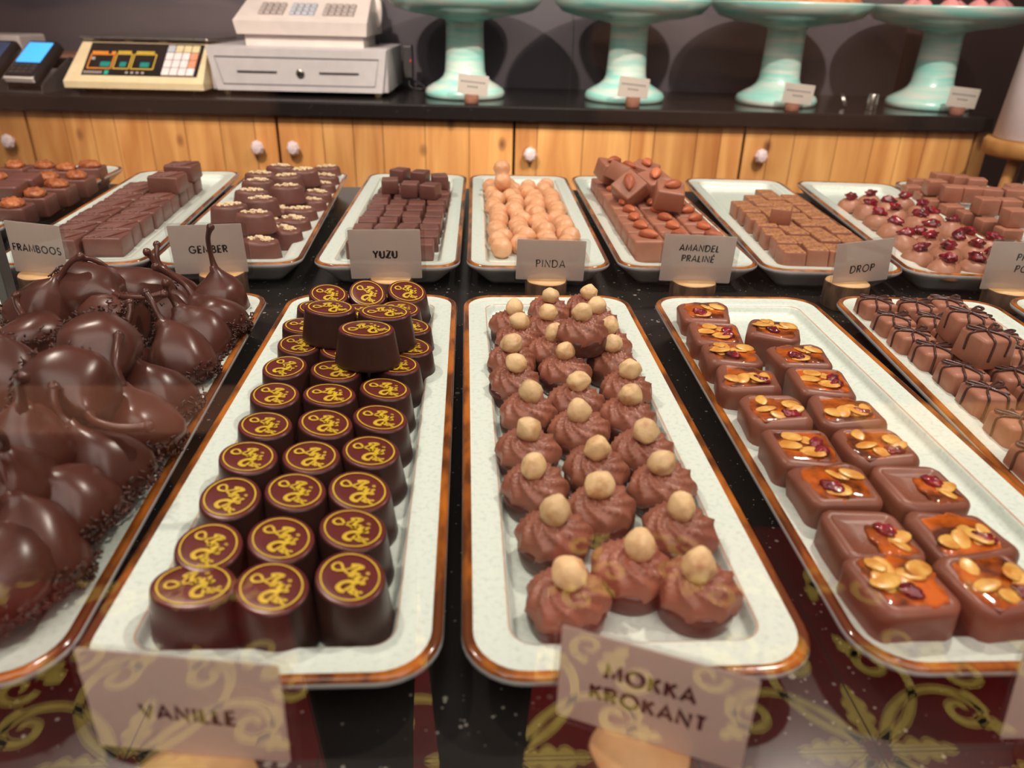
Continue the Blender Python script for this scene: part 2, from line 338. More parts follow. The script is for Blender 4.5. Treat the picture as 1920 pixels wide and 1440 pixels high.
# floor with red tiles carrying a gold scroll and leaf pattern
def floor_mesh():
    b = MB(); b.add([(-2.6, -1.32, 0), (3.2, -1.32, 0), (3.2, 2.3, 0), (-2.6, 2.3, 0)], [(0, 1, 2, 3)], 0, False)
    T = .64; motif = []
    def leaf(x0, y0, ang, ln, wd, lobes=4):
        up = []; n = lobes*6
        for i in range(n+1):
            t = i/n; e = math.sin(PI*min(1, t*1.02))**.7*wd*(.55+.45*abs(math.sin(PI*t*lobes)))*(1-.35*t); up.append((t*ln, e))
        P = [(x, y) for x, y in up]+[(x, -y) for x, y in reversed(up)]
        return [(x0+x*math.cos(ang)-y*math.sin(ang), y0+x*math.sin(ang)+y*math.cos(ang)) for x, y in P]
    def spiral(cx, cy, r0, a0, turns, sgn, wd):
        P = []; W = []
        for i in range(26):
            t = i/25; r = r0*(1-.85*t); a = a0+sgn*turns*2*PI*t; P.append((cx+r*math.cos(a), cy+r*math.sin(a))); W.append(wd*(1-.45*t))
        return ribbon(P, W)
    polys = [leaf(.29, .29, R(45), .15, .05, 3), leaf(.33, .09, R(-20), .11, .035, 3), leaf(.09, .33, R(110), .11, .035, 3)]
    for P in polys:
        n = len(P); h = n//2
        motif.append(([(x, y, .0008) for x, y in P], [(i, i+1, n-2-i, n-1-i) for i in range(h-1)]))
    for P, W in ((spline([(.03, .03), (.1, .13), (.21, .2), (.31, .19), (.37, .12)], 8), .032), (spline([(.03, .03), (.13, .1), (.2, .21), (.19, .31), (.12, .37)], 8), .032)):
        n = len(P); V, F = ribbon(P, [W*(1-.5*i/n) for i in range(n)], .0008); motif.append((V, F))
        V, F = ribbon([p*1.06 for p in P], [.01]*n, .0006); motif.append((V, F))
    for args in ((.31, .13, .07, R(60), 1.15, -1, .035), (.13, .31, .07, R(30), 1.15, 1, .035), (.40, .27, .06, R(190), 1.1, 1, .03), (.27, .40, .06, R(260), 1.1, -1, .03)):
        V, F = spiral(*args); motif.append(([(x, y, .0008) for x, y, z in V], F))
    for gx in range(-4, 5):
        for gy in range(-4, 1):
            cx, cy = gx*T+.06, gy*T-.05
            for a in (0, 90, 180, 270):
                P = leaf(.03, 0, 0, .2, .05); n = len(P); h = n//2; ca, sa = math.cos(R(a)), math.sin(R(a))
                VV = [(cx+(x*ca-y*sa)*T, cy+(x*sa+y*ca)*T, .0010) for x, y in P]
                if all(-1.31 < p[1] < .04 and abs(p[0]) < 1.7 for p in VV): b.add(VV, [(i, i+1, n-2-i, n-1-i) for i in range(h-1)], 1, False)
            for sx in (1, -1):
                for sy in (1, -1):
                    for V, F in motif:
                        VV = [(cx+x*sx*T*.98, cy+y*sy*T*.98, z) for x, y, z in V]
                        if all(-1.31 < p[1] < .04 and abs(p[0]) < 1.7 for p in VV):
                            b.add(VV, F if sx*sy > 0 else [tuple(reversed(f)) for f in F], 1, False)
    for k in range(-18, 19): b.add(*box(k*T/2+.0585, k*T/2+.0615, -1.31, .04, 0, .0012), 2, False)
    for k in range(-7, 1):
        if -1.3 < k*T/2-.05 < .04: b.add(*box(-2, 2, k*T/2-.0515, k*T/2-.0485, 0, .0012), 2, False)
    red = mat('red_floor_tile', (110, 18, 20), (92, 14, 18), 8, .35); gold = mat('gold_tile_pattern', (196, 170, 84), (176, 148, 66), 20, .5); gr = mat('dark_tile_joint', (60, 24, 20), rough=.7)
    return b.mesh('floor', [red, gold, gr])
struct(obj('floor', floor_mesh(), None, (0, 0, -.9)))
struct(solid('wall_front', box(-2.6, 3.2, -1.4, -1.32, -.9, 1.6), BRICK))

# display counter, its glass front and the back counter
t = thing('display_counter', 'black speckled stone display counter carrying the platters', 'counter', (0, 0, 0))
obj('stone_top', MB().add(*bbox(-1.5, 1.6, .06, 1.14, -.03, 0, .003), smooth=False).mesh('stone_top', STONE), t)
obj('cabinet_base', MB().add(*box(-1.48, 1.58, .10, 1.10, -.9, -.03), smooth=False).mesh('cabinet_base', mat('black_base', (22, 18, 17), (26, 22, 20), 10, .6)), t)
tag(solid('glass_pane', box(-1.5, 1.6, .094, .098, .0, .62), GLASS), 'clear glass front pane of the display reflecting the patterned floor tiles', 'glass')
tag(solid('support_post', bbox(-.5, .5, -.5, .5, 0, 1, .1), GREYM), 'slim grey upright metal post at the far left edge', 'post')
po = bpy.data.objects['support_post']; q = vp(14, 548, .53); po.location = (q.x, q.y, 0); po.scale = (.0065, .012, .3)

t = thing('back_counter', 'long black stone worktop under the scale, till and cake stands', 'worktop', BO, (0, 0, BR))
uR = bu(1868, 224, 0)[0]
obj('worktop_slab', MB().add(*bbox(-2.3, uR, 0, .42, CT-.032, CT, .004), smooth=False).mesh('worktop_slab', STONEB), t)
seams = [-2.0]+[bu(x, 255, .022)[0] for x in (56, 521, 964, 1396, 1829)]
# knob pixel, which seam pair
DOORS = [(0, 1, (16, 265)), (1, 2, (483, 277)), (2, 3, (550, 278)), (3, 4, (994, 290)), (4, 5, (1427, 293))]
def door_mesh(u0, u1, rnd):
    b = MB(); x = u0+.0025; first = True
    while x < u1-.004:
        wd = rnd.uniform(.05, .11); x1 = min(x+wd, u1-.0025)
        if u1-.0025-x1 < .03: x1 = u1-.0025
        b.add(*bbox(x+.0006, x1-.0006, 0, .02, -.78, CT-.034, .0012), smooth=False, att=rnd.uniform(.86, 1.12)); x = x1
    return b.mesh('door', PINE, True)
KN = MB()
V = []
for r_, z_ in ((.006, 0), (.006, .008), (.0125, .014), (.015, .020), (.010, .028), (.0, .031)):
    for j in range(8):
        a = 2*PI*j/8; V.append((r_*math.cos(a), -z_, r_*math.sin(a)*1.15))
KN.add(V, rings_faces(6, 8), smooth=False); KN = KN.mesh('knob', mat('white_ceramic_knob', (226, 208, 208), (196, 176, 178), 120, .3, .3, 200))
rnd = random.Random(11)
units = [('pine back cabinet at the left end, under the card terminals', [0]), ('pine back cabinet with two doors under the scale and till', [1, 2]), ('pine back cabinet door with left knob under the second cake stand', [3]), ('pine back cabinet at the right end with corner post', [4])]
for lab, ds in units:
    u0, u1 = seams[DOORS[ds[0]][0]], seams[DOORS[ds[-1]][1]]
    t = thing('cabinet', lab, 'cabinet', BO, (0, 0, BR), 'pine cabinets under the back counter')
    obj('body', MB().add(*box(u0+.001, u1-.001, .045, .40, -.86, CT-.033), smooth=False).mesh('body', mat('dark_cabinet_gap', (24, 15, 10), rough=.8)), t)
    for d in ds:
        a, b_, kp = DOORS[d]; do = obj('door', door_mesh(seams[a], seams[b_], rnd), t, (0, .022, 0))
        ku, kz = bu(kp[0], kp[1], .005); obj('knob', KN, do, (ku, 0, kz))
    if ds == [4]:
        e = bu(1846, 255, .022)[0]; obj('corner_post', MB().add(*bbox(u1+.004, u1+.034, .0, .38, -.86, CT-.034, .002), smooth=False, att=1.0).mesh('corner_post', PINE, True), t, (0, .022, 0))

# ------------------------------------------------------------------ platters
def platter_mesh(W, Ln):
    prof = [(.03, .002, 3), (.026, 0, 3), (.022, .0, 3), (.018, .004, 3), (.008, .0135, 3), (.0015, .0185, 3), (0, .0205, 3), (.0002, .0225, 2), (.0012, .0238, 2), (.0024, .0241, 2), (.0036, .0237, 2), (.0046, .0233, 0), (.012, .0229, 0), (.0172, .0226, 0), (.0182, .0222, 1), (.0190, .0217, 0), (.0198, .0204, 0), (.0206, .0176, 0), (.0216, .0160, 0), (.024, .0152, 0), (.034, .0150, 0)]
    b = MB(); N = 4*9; V = []
    for ins, z, mi in prof:
        for x, y in rrect(W/2-ins, Ln/2-ins, max(.024-ins*.75, .007), 8):
            V.append((x+.0006*noise.noise(Vector((x*30, y*30, 1))), y+.0006*noise.noise(Vector((x*30, y*30, 5))), z))
    F = rings_faces(len(prof), N, True, True); b.add(V, F)
    for i in range(len(prof)-1):
        for j in range(N): b.m[i*N+j] = prof[i][2]
    b.m[-2] = 3; b.m[-1] = 0
    return b.mesh('platter', [GLAZE, PINKL, AMBER, UNDER])
PM = platter_mesh(.138, .412); PMB = platter_mesh(.138, .430)
PLATES = {'p0': (-.388, .409, R(3)), 'p1': (-.2285, .409, R(2.6)), 'p2': (-.0815, .409, R(.3)), 'p3': (.0625, .409, R(.6)), 'p4': (.2180, .409, R(-.4)), 'p5': (.3605, .409, R(-4.6)), 'p6': (.512, .409, R(-5)),
  'pecan': (-.562, .935, R(.5)), 'fram': (-.383, .905, R(3.1)), 'gem': (-.238, .909, R(2.1)), 'yuzu': (-.080, .906, R(-.5)), 'pinda': (.063, .906, R(-.2)), 'aman': (.208, .909, 0), 'drop': (.358, .900, R(-3.4)), 'cran': (.508, .890, R(-6.3)), 'prune': (.669, .90, R(-2.5))}
PL = {'p0': 'cream platter at far left edge behind the dipped pears', 'p1': 'cream amber-rimmed platter heaped with dark dipped pears', 'p2': 'cream amber-rimmed platter of oval printed bonbons behind VANILLE card', 'p3': 'cream amber-rimmed platter of hazelnut swirls behind MOKKA KROKANT card', 'p4': 'cream amber-rimmed platter of glossy caramel almond squares', 'p5': 'cream amber-rimmed platter of milk squares piped with bows', 'p6': 'empty-looking cream platter corner at the far right edge of front row',
  'pecan': 'cream platter of pecan squares at the far left of back row', 'fram': 'cream platter of ridged dark squares behind FRAMBOOS card', 'gem': 'cream platter of crumb-topped ovals behind GEMBER card', 'yuzu': 'cream platter of small dark cubes behind YUZU card', 'pinda': 'cream platter of peanut-shaped chocolates behind PINDA card', 'aman': 'cream platter of almond squares behind AMANDEL PRALINÉ card', 'drop': 'cream platter of dusted milk blocks behind DROP card', 'cran': 'cream platter of milk domes topped with cranberries', 'prune': 'cream platter of stacked milk blocks at far right of back row'}
for k, (x, y, r) in PLATES.items():
    tag(obj('platter', PM if k[0] == 'p' and k[1].isdigit() else PMB, None, (x, y, 0), (0, 0, r)), PL[k], 'platter', 'amber-rimmed stoneware platters')
ZW = .0152
def loc(plate, u, v, z=ZW):
    c = PLATES[plate]; cr, sr = math.cos(c[2]), math.sin(c[2]); return (c[0]+u*cr-v*sr, c[1]+u*sr+v*cr, z)
J = lambda s: random.uniform(-s, s)
# ------------------------------------------------------------------ oval printed bonbons (plate 2)
OL, OS, OH = .0174, .0136, .0225
b = MB(); b.add(*lathe([(1.16, 0), (1.19, .0015), (1.17, .003), (1.0, OH-.0008), (.985, OH)], 40, OL, OS)); OVB = b.mesh('body', DARK)
b = MB(); b.add(*lathe([(.985, OH-.0004), (.975, OH+.0003), (.94, OH+.0005), (.5, OH+.0005)], 40, OL, OS)); OVF = b.mesh('printed_film', FILM)
def logo():
    b = MB(); z = OH+.0009; s = (OL, OS)
    n = 48; V = []; r0, r1 = .80, .85
    for r in (r0, r1): V += [(r*OL*math.cos(2*PI*j/n), r*OS*math.sin(2*PI*j/n), z) for j in range(n)]
    b.add(V, [(j, (j+1) % n, n+(j+1) % n, n+j) for j in range(n)], 0, False)
    def st(P, wd, sm=True):
        P = [Matrix.Rotation(R(28), 3, 'Z') @ Vector((x*OL*.86, y*OS*.94, 0)) for x, y in P]
        P = spline(P, 6) if sm else P
        b.add(*ribbon(P, wd*OL, z), 0, False)
    st([(-.14, .50), (-.26, .18), (-.42, -.02), (-.58, -.06), (-.70, .06), (-.66, .24), (-.52, .24), (-.36, .12), (-.18, .06), (.02, .06)], .065)
    st([(-.30, .40), (-.14, .52), (.02, .52), (-.06, .34), (-.04, .12), (.02, -.04)], .10)
    st([(.05, .26), (.06, -.02)], .07); st([(.06, .12), (.13, .24), (.18, .12), (.18, -.04)], .06)
    st([(.26, .22), (.26, -.06)], .07); st([(.27, .38), (.31, .42), (.33, .36)], .09)
    st([(.46, .24), (.38, .20), (.44, .04), (.36, -.04)], .07)
    st([(.52, -.06), (.44, .02), (.28, -.12), (.12, -.20), (.02, -.38), (.06, -.58), (.22, -.64), (.32, -.58)], .11)
    st([(.32, -.16), (.30, -.54)], .08); st([(.31, -.38), (.38, -.30), (.43, -.38), (.42, -.56)], .07)
    st([(.53, -.34), (.47, -.44), (.53, -.54), (.60, -.44), (.53, -.34)], .06)
    st([(.74, -.34), (.66, -.34), (.64, -.46), (.71, -.52), (.77, -.48)], .06)
    return b.mesh('script_lettering', YEL)
LOGO = logo()
OVAL = ('oval_bonbon', 'bonbon', [('body', OVB), ('printed_film', OVF, (0, 0, 0), (0, 0, 0), [('script_lettering', LOGO)])])
it = []
for px, py, a in [(364, 1099, 18), (512, 1103, 55), (657, 1084, 66), (388, 1026, 72), (524, 1012, 62), (660, 995, 55), (431, 932, 72), (552, 923, 60), (673, 919, 55), (466, 858, 52), (587, 857, 55), (697, 847, 55), (496, 799, 55), (608, 794, 52), (711, 785, 50), (516, 741, 60), (619, 741, 42), (721, 731, 50), (535, 689, 80), (628, 696, 42), (742, 684, 45), (562, 646, 58), (640, 657, 55), (766, 650, 45), (572, 611, 40), (660, 622, 50), (766, 612, 40), (592, 578, 60), (675, 585, 55), (751, 579, 50)]:
    p = at(px, py, ZW+OH); it.append((OVAL, (p.x, p.y, ZW), (R(2*J(1)), R(2*J(1)), -R(a)), False))
for px, py, a, tl in [(616, 552, 50, 10), (689, 550, 62, 20), (763, 547, 50, 14)]:
    p = at(px, py, ZW+OH+.003); m = Matrix.Rotation(R(tl), 4, 'X') @ Matrix.Rotation(-R(a), 4, 'Z')
    q = Vector((p.x, p.y, ZW+OH+.003))-m @ Vector((0, 0, OH)); it.append((OVAL, (q.x, q.y, max(q.z, ZW+.002)), m.to_euler(), False))
for px, py, a, z in [(618, 577, 22, .024), (720, 586, 14, .0235), (686, 617, 6, .024)]:
    p = at(px, py, ZW+OH+z); it.append((OVAL, (p.x, p.y, ZW+z), (R(J(1)), R(1), -R(a)), True))
fill('p2', it, 3, 'dark oval bonbon with yellow script', ' behind VANILLE card', 'oval printed bonbons on the second front platter')

# ------------------------------------------------------------------ hazelnut swirls (plate 3)
def swirl_mesh(seed):
    rd = random.Random(seed); b = MB(); n = 132; V = []; Rr = .0166; NR = 8+seed % 2; ph = rd.uniform(0, 6)
    prof = [(.95, .0075), (1.0, .0098), (1.01, .0122), (.985, .0144), (.94, .0162), (.87, .0179), (.79, .0192), (.70, .0202), (.60, .0210), (.50, .0216), (.40, .0219), (.30, .0220), (.16, .0218), (.02, .0215)]
    for r, z in prof:
        for j in range(n):
            a = 2*PI*j/n; f = a*NR/2+(1-r)*9.5+max(0, .0165-z)*120+ph; rg = (1-abs(math.sin(f))**.8)*1.2-.5; amp = .0027*min(1, (r+.15)*1.4)*(1 if r < .9 else .6)
            wv = 1+.05*math.sin(2*a+seed)+.03*math.sin(3*a+2*seed)
            V.append(((r*Rr*wv+rg*amp*r)*math.cos(a), (r*Rr*wv+rg*amp*r)*math.sin(a), z+rg*amp*(1.15-r)*.95+.0007*noise.noise(Vector((a*2, r*4, seed)))))
    b.add(V, rings_faces(len(prof), n)); return b.mesh('piped_swirl', SWIRL)
SW = [swirl_mesh(i) for i in range(5)]
CUP = MB().add(*lathe([(.0145, 0), (.0154, .001), (.0162, .004), (.0166, .008), (.0164, .0105), (.0150, .0115)], 40)).mesh('chocolate_cup', DARKP)
def nut_mesh(seed):
    b = MB(); b.add(*lathe([(.0001, 0), (.0034, .0005), (.0062, .003), (.0078, .0068), (.0076, .0096), (.0060, .0128), (.0034, .0152), (.0012, .0164), (.0001, .0166)], 22, fn=lambda p, a: Vector((p.x*(1+.06*math.sin(5*a+seed)), p.y*(.93+.05*math.sin(4*a+seed)), p.z))+noise.noise_vector(p*170+Vector((seed, 0, 0)))*.0009))
    return b.mesh('hazelnut', NUT)
NUTS = [nut_mesh(i) for i in range(4)]
it = []
for i, (px, py, top) in enumerate([(1030, 551, 0), (1098, 547, 0), (961, 577, 0), (1028, 585, 0), (1123, 574, 0), (971, 604, 0), (1140, 610, 0), (1151, 647, 0), (1037, 625, 0), (961, 641, 0), (966, 679, 0), (1062, 661, 0), (1083, 716, 0), (1176, 693, 0), (990, 733, 0), (1180, 743, 0), (1092, 766, 0), (993, 802, 0), (1211, 801, 0), (1122, 835, 0), (1010, 868, 0), (1250, 866, 0), (1134, 908, 0), (1042, 960, 0), (1281, 947, 0), (1186, 1016, 0), (1066, 1071, 0), (1316, 1054, 0), (1096, 586, 1)]):
    z = ZW+(.021 if top else 0); p = at(px, py, z+.0268)
    m = Matrix.Rotation(R(J(180)), 4, 'Z') @ Matrix.Rotation(R(random.choice((15, 35, 70, 100))), 4, 'X')
    m = m @ Matrix.Scale(random.uniform(.84, .94), 4); nc = m @ Vector((0, 0, .0083)); nl = Vector((J(.0012), J(.0012), .0268))-nc; sc_ = m.to_scale()[0]
    K = ('hazelnut_swirl', 'bonbon', [('chocolate_cup', CUP), ('piped_swirl', SW[i % 5], (0, 0, 0), (0, 0, 0)), ('hazelnut', NUTS[i % 4], nl, m.to_euler(), [], sc_)])
    t_ = R(5); it.append((K, (p.x, p.y, z), (J(t_), J(t_), R(J(180))), bool(top)))
fill('p3', it, 3, 'chocolate swirl with hazelnut', ' behind MOKKA KROKANT card', 'hazelnut swirl bonbons')

# ------------------------------------------------------------------ caramel almond squares (plate 4)
ALS = MB().add(*blob(.0066, .0044, .0008, .12, 1.2, 3)).mesh('almond_slice', ALSL)
CRB = [MB().add(*blob(.0052, .0036, .0022, .5, 1.8, s, 18, 12)).mesh('cranberry', CRAN) for s in (1, 2)]
def caramel_kind(seed, cover=0):
    rd = random.Random(seed*13+1); S, H = .0370, .0235
    bd = MB().add(*rbox(S, S, H, .0042, .97, .007, .0030, seed, 4, ((.0012, -.0001), (.0024, -.0013), (.009, -.0016)))).mesh('chocolate_body', CARB)
    V = []; n = 32; prof = ((1, -.0016), (1.0, -.0003), (.93, .0003), (.7, .0006), (.35, .0008))
    for r, z in prof:
        for j in range(n):
            a = 2*PI*j/n; k = (abs(math.cos(a))**4+abs(math.sin(a))**4)**(-1/4); wv = 1+.30*noise.noise(Vector((math.cos(a)*2.2, math.sin(a)*2.2, seed)))
            x, y = r*k*.0150*wv*math.cos(a), r*k*.0150*wv*math.sin(a)
            if cover: x, y = x*.55+.006, y*.75-.004
            V.append((x, y, H-.0004+z+.0007*noise.noise(Vector((x*200, y*200, seed)))*(1.05-r)))
    tp = MB().add(V, rings_faces(len(prof), n)).mesh('caramel_topping', CARAM); parts = [('chocolate_body', bd), ('caramel_topping', tp)]
    for k in range(2 if cover else rd.choice((5, 6, 7))):
        x, y = (rd.uniform(.001, .011), rd.uniform(-.010, 0)) if cover else (rd.uniform(-.010, .010), rd.uniform(-.010, .010))
        parts.append(('almond_slice', ALS, (x, y, H+.0001+k*.00025), (rd.uniform(-.22, .22), rd.uniform(-.22, .22), rd.uniform(0, 6.3)), [], rd.uniform(.7, 1.15)))
    for k in range(1 if cover else rd.choice((1, 2))):
        x, y = (.006, .001) if cover else (rd.uniform(-.009, .009), rd.uniform(-.009, .009)); parts.append(('cranberry', CRB[k % 2], (x, y, H+.0007), (0, 0, rd.uniform(0, 6.3))))
    return ('caramel_square', 'bonbon', parts)
CK = [caramel_kind(s) for s in range(5)]; CKC = caramel_kind(9, 1)
it = []
for i, (px, py, k, a, tl) in enumerate([(1322, 580, 0, 6, 4), (1344, 621, 1, 8, 2), (1373, 660, 2, 5, 0), (1403, 706, 3, 12, 0), (1457, 765, 4, 4, 0), (1507, 834, 1, 4, 0), (1569, 902, 0, 0, 0), (1637, 1000, 9, -2, 0), (1690, 1085, 2, -4, 3),
  (1452, 615, 2, 22, 0), (1502, 663, 0, 4, 0), (1541, 711, 1, 8, 0), (1588, 767, 3, 6, 0), (1645, 832, 4, 2, 0), (1728, 908, 9, -3, 0), (1803, 1000, 3, -3, 0), (1868, 1085, 4, -6, 2)]):
    p = at(px, py, ZW+.0235); it.append((CKC if k == 9 else CK[k], (p.x, p.y, ZW), (R(tl), 0, -R(a)), False))
fill('p4', it, 2, 'milk square topped with caramel and almonds', ' on caramel platter', 'caramel almond squares')

# ------------------------------------------------------------------ bow squares (plate 5, one in view on the far right)
def bow_kind(seed):
    rd = random.Random(seed+40); S, H, tp = .0245, .0205, 1.14
    bd = MB().add(*rbox(S, S, H, .0026, tp, .0036, .0005, seed, 4)).mesh('chocolate_body', MILK); b = MB()
    def side(x, y, z):
        s = 1+(tp-1)*(1-z/H); return (x*s, y*s, z)
    h = H+.0004; e = S/2+.0003; j = lambda: rd.uniform(-.0012, .0012)
    def line(P, r=.0008): b.add(*tube(spline(P, 6), r, 6))
    c = (j(), j()+.001, h+.0006)
    for sx in (1, -1):
        line([c, (sx*.006, .002+j(), h+.0004), (sx*(e-.002), .002+j(), h), side(sx*e, .002+j(), H*.86), side(sx*e, .002+j(), H*.4)])
        line([c, (sx*.004, .005, h+.0008), (sx*.009, .0085+j(), h+.001), (sx*.0115, .0065, h+.0008), (sx*.007, .003, h+.0007), c], .0009)
        q = sx*.0055+j(); line([c, (q*.6, -.004, h+.0004), (q, -(e-.002), h), side(q, -e, H*.88), side(q+j(), -e, H*(.45 if sx > 0 else .3))])
    line([c, (j(), .006, h+.0003), (j(), e-.002, h), side(j(), e, H*.8), side(j(), e, H*.4)])
    line([c, (.003+j(), -.003, h+.0003), (.0085, -.008+j(), h)]); b.add(*blob(.0017, .0015, .001, .1), M=Matrix.Translation(c))
    return ('bow_square', 'bonbon', [('chocolate_body', bd), ('drizzled_bow', b.mesh('drizzled_bow', DRIZ))])
BW = [bow_kind(s) for s in range(4)]; it = []
for i, (px, py, a, top) in enumerate([(1646, 563, 4, 0), (1680, 594, 5, 0), (1714, 623, 4, 0), (1757, 652, 5, 0), (1809, 690, 4, 0), (1856, 730, 5, 0), (1915, 785, 5, 0), (1960, 850, 5, 0), (1722, 569, 5, 0), (1757, 597, 4, 0), (1793, 625, 6, 0), (1850, 660, 5, 0), (1906, 698, 3, 0), (1962, 738, 6, 0), (1778, 563, 8, 0), (1838, 600, 4, 0), (1880, 628, 5, 0), (1916, 655, 4, 0), (1817, 586, 8, 1), (1853, 622, -8, 1)]):
    z = .0205 if top else 0; p = at(px, py, ZW+.0205+z); it.append((BW[i % 4], (p.x, p.y, ZW+z), (R(4) if top else 0, 0, -R(a+J(2))), bool(top)))
fill('p5', it, 3, 'milk square with dark piped bow', ' on the bow platter', 'bow squares')
BLK = MB().add(*rbox(.028, .028, .02, .002, 1.05, .003, .0004, 3)).mesh('chocolate_square', MILK)
KB = ('chocolate_square', 'bonbon', [('chocolate_square', BLK)])
it = [(KB, (*at(px, py, ZW+.02)[:2], ZW), (0, 0, R(3)), False) for px, py in ((2, 588), (-10, 618), (-24, 655))]
fill('p0', it, 1, 'plain milk chocolate square', ' at the left edge beside the post', 'squares on the far left platter')

# ------------------------------------------------------------------ dipped pears (plate 1)
def pear_kind(seed):
    rd = random.Random(seed+70); b = MB()
    prof = [(.001, 0), (.014, .0006), (.0195, .004), (.0222, .011), (.0222, .018), (.0200, .0255), (.0150, .0325), (.0095, .0375), (.0052, .042), (.0034, .046)]
    prof = [(r, z) for r, z in prof]; off = Vector((seed*3.3, seed, 0))
    f = lambda p, a: p+noise.noise_vector(p*42+off)*.0052*min(1, p.z*90+.2)
    b.add(*lathe(prof, 36, fn=f)); body = b.mesh('chocolate_coat', DARKP)
    s = MB(); c = (1, .55, .25, .8)[seed % 4]; top = f(Vector((0, 0, .044)), 0)
    L_ = (.028, .018, .022, .033)[seed % 4]
    s.add(*tube(spline([top, top+Vector((0, 0, L_*.4)), top+Vector((L_*.25*c, 0, L_*.75)), top+Vector((L_*.6*c, .002, L_))], 5), [.0034, .0028, .0024, .0021]+[.0019]*8+[.002, .0022, .0026, .0026], 9))
    s.add(*blob(.0029, .0029, .0029, .15), M=Matrix.Translation(top+Vector((L_*.6*c, .002, L_))))
    k = MB()
    for i in range(190):
        a = rd.uniform(0, 2*PI); t = rd.random(); z = .0002+.0095*t*t; r = .017+.0062*min(1, z/.008)+rd.uniform(-.0005, .0008)
        q = Vector((r*math.cos(a), r*math.sin(a), z)); q = q+noise.noise_vector(q*42+off)*.0052*min(1, q.z*90+.2); d = Vector((J(1), J(1), J(1))).normalized()*.0016
        k.add(*tube([q-d, q+d], .00055, 5))
    return ('dipped_pear', 'chocolate', [('chocolate_coat', body), ('stem', s.mesh('stem', DARKP)), ('sprinkle_fringe', k.mesh('sprinkle_fringe', SPRK), (0, 0, 0), (0, 0, 0), ['stuff'])])
PK = [pear_kind(s) for s in range(4)]
pears = [((412, 558), .031, (-.15, .1, 1), 3, 'upright with tall curved stem at the back right corner'), ((398, 604), .034, (-.6, .35, .75), 0, 'tipped back with curled knobbed stem, behind the right edge'), ((326, 556), .032, (-.3, .1, .9), 1, 'with short leaning stem between the tall-stemmed pair and round ones'),
 ((256, 548), .052, (-.5, -.25, .8), 1, 'big and round with small knobbed stem at the back'), ((176, 552), .060, (.80, -.62, .12), 3, 'lying on top at the back, stem pointing to the right'), ((82, 580), .054, (.55, .2, .75), 2, 'lying dark at the back left beside the post'),
 ((310, 585), .036, (-.1, .1, 1), 2, 'small, stem up, in the middle of the pile back'), ((368, 632), .033, (-.45, .1, .9), 1, 'with stem up-left above a fringe at right edge'), ((208, 604), .046, (-.85, .2, .05), 1, 'lying with sprinkled base turned to the right'),
 ((338, 668), .038, (-.45, .25, .9), 2, 'glossy, finger-like stem, midway along the right edge'), ((188, 664), .064, (.45, -.8, -.05), 3, 'lying on top in the middle, base turned away'), ((62, 645), .054, (-.5, .75, .3), 1, 'round and dark on the left of the pile'),
 ((290, 742), .038, (-.5, .2, .8), 1, 'plump, halfway down the right edge'), ((135, 745), .066, (.6, -.65, .0), 0, 'large one lying on top, long stem to the lower right'), ((18, 715), .060, (-.2, .3, .9), 2, 'cut by the left frame edge, upper'), ((252, 800), .040, (-.25, .35, .85), 0, 'with thick bent stem under the large lying one'),
 ((187, 872), .044, (-.5, .1, .8), 1, 'broad, lower right edge of the pile'), ((50, 840), .060, (.3, -.2, .9), 2, 'in shade at lower left of the pile'), ((18, 915), .056, (.3, -.2, .9), 1, 'cut by the left frame edge, lower'), ((118, 950), .042, (-.6, .1, .7), 3, 'low at the front right of the pile'), ((60, 1030), .040, (-.3, .3, .9), 2, 'near the front of the pile'), ((-20, 1080), .042, (-.4, .2, .8), 1, 'frontmost, half outside the left frame edge'),
 ((230, 690), .032, (.2, .3, 1), 1, 'buried under the middle of the pile'), ((110, 820), .034, (.2, .2, 1), 2, 'buried under the large lying one')]
for i, (pp, z, d, k, lab) in enumerate(pears):
    d = Vector(d).normalized(); q = d.to_track_quat('Z', 'Y') @ Euler((0, 0, J(3))).to_quaternion(); c = at(*pp, z); o = c-d*.020
    place(PK[k], 'dark chocolate-dipped pear, '+lab, o, q.to_euler(), 'dipped pears heaped on the far left platter')
CRM = MB().add(*tube([(-.002, 0, .0006), (.002, 0, .0006)], .0007, 5)).mesh('sprinkle', SPRK)
for i, (px, py, lab) in enumerate([(477, 588, 'beside the pears at the back right rim'), (182, 1039, 'on the white rim of the pear platter, front'), (265, 886, 'against the pile on the right rim')]):
    tag(obj('sprinkle', CRM, None, at(px, py, .0232), (0, 0, i*1.3)), 'single stray chocolate sprinkle '+lab, 'sprinkle', 'stray sprinkles')

# ------------------------------------------------------------------ back row
def simple(name, me, cat='bonbon'): return (name, cat, [(name, me)])
# pecans
def pecan_mesh(seed):
    V = []; n, m = 22, 14
    for i in range(m+1):
        th = PI*i/m
        for j in range(n):
            a = 2*PI*j/n; d = Vector((math.sin(th)*math.cos(a), math.cos(th), math.sin(th)*math.sin(a)))
            k = 1+.13*math.sin(6*d.x*2.2+seed+1.2*math.sin(d.y*5))-.22*math.exp(-(d.x/.18)**2)*(d.z > 0)
            V.append((d.x*.0112*(1-.15*d.y)*k, d.y*.0172, d.z*.0066*k))
    return MB().add(V, rings_faces(m+1, n, False, False)).mesh('pecan', PECAN)
PEC = [pecan_mesh(i) for i in range(3)]
SQ = [MB().add(*rbox(.0335, .0335, .021, .0022, 1.03, .003, .0007, s)).mesh('chocolate_square', MID) for s in range(3)]
SQT = MB().add(*rbox(.030, .030, .014, .0022, 1.03, .003, .0007, 8)).mesh('chocolate_square', MID)
it = []
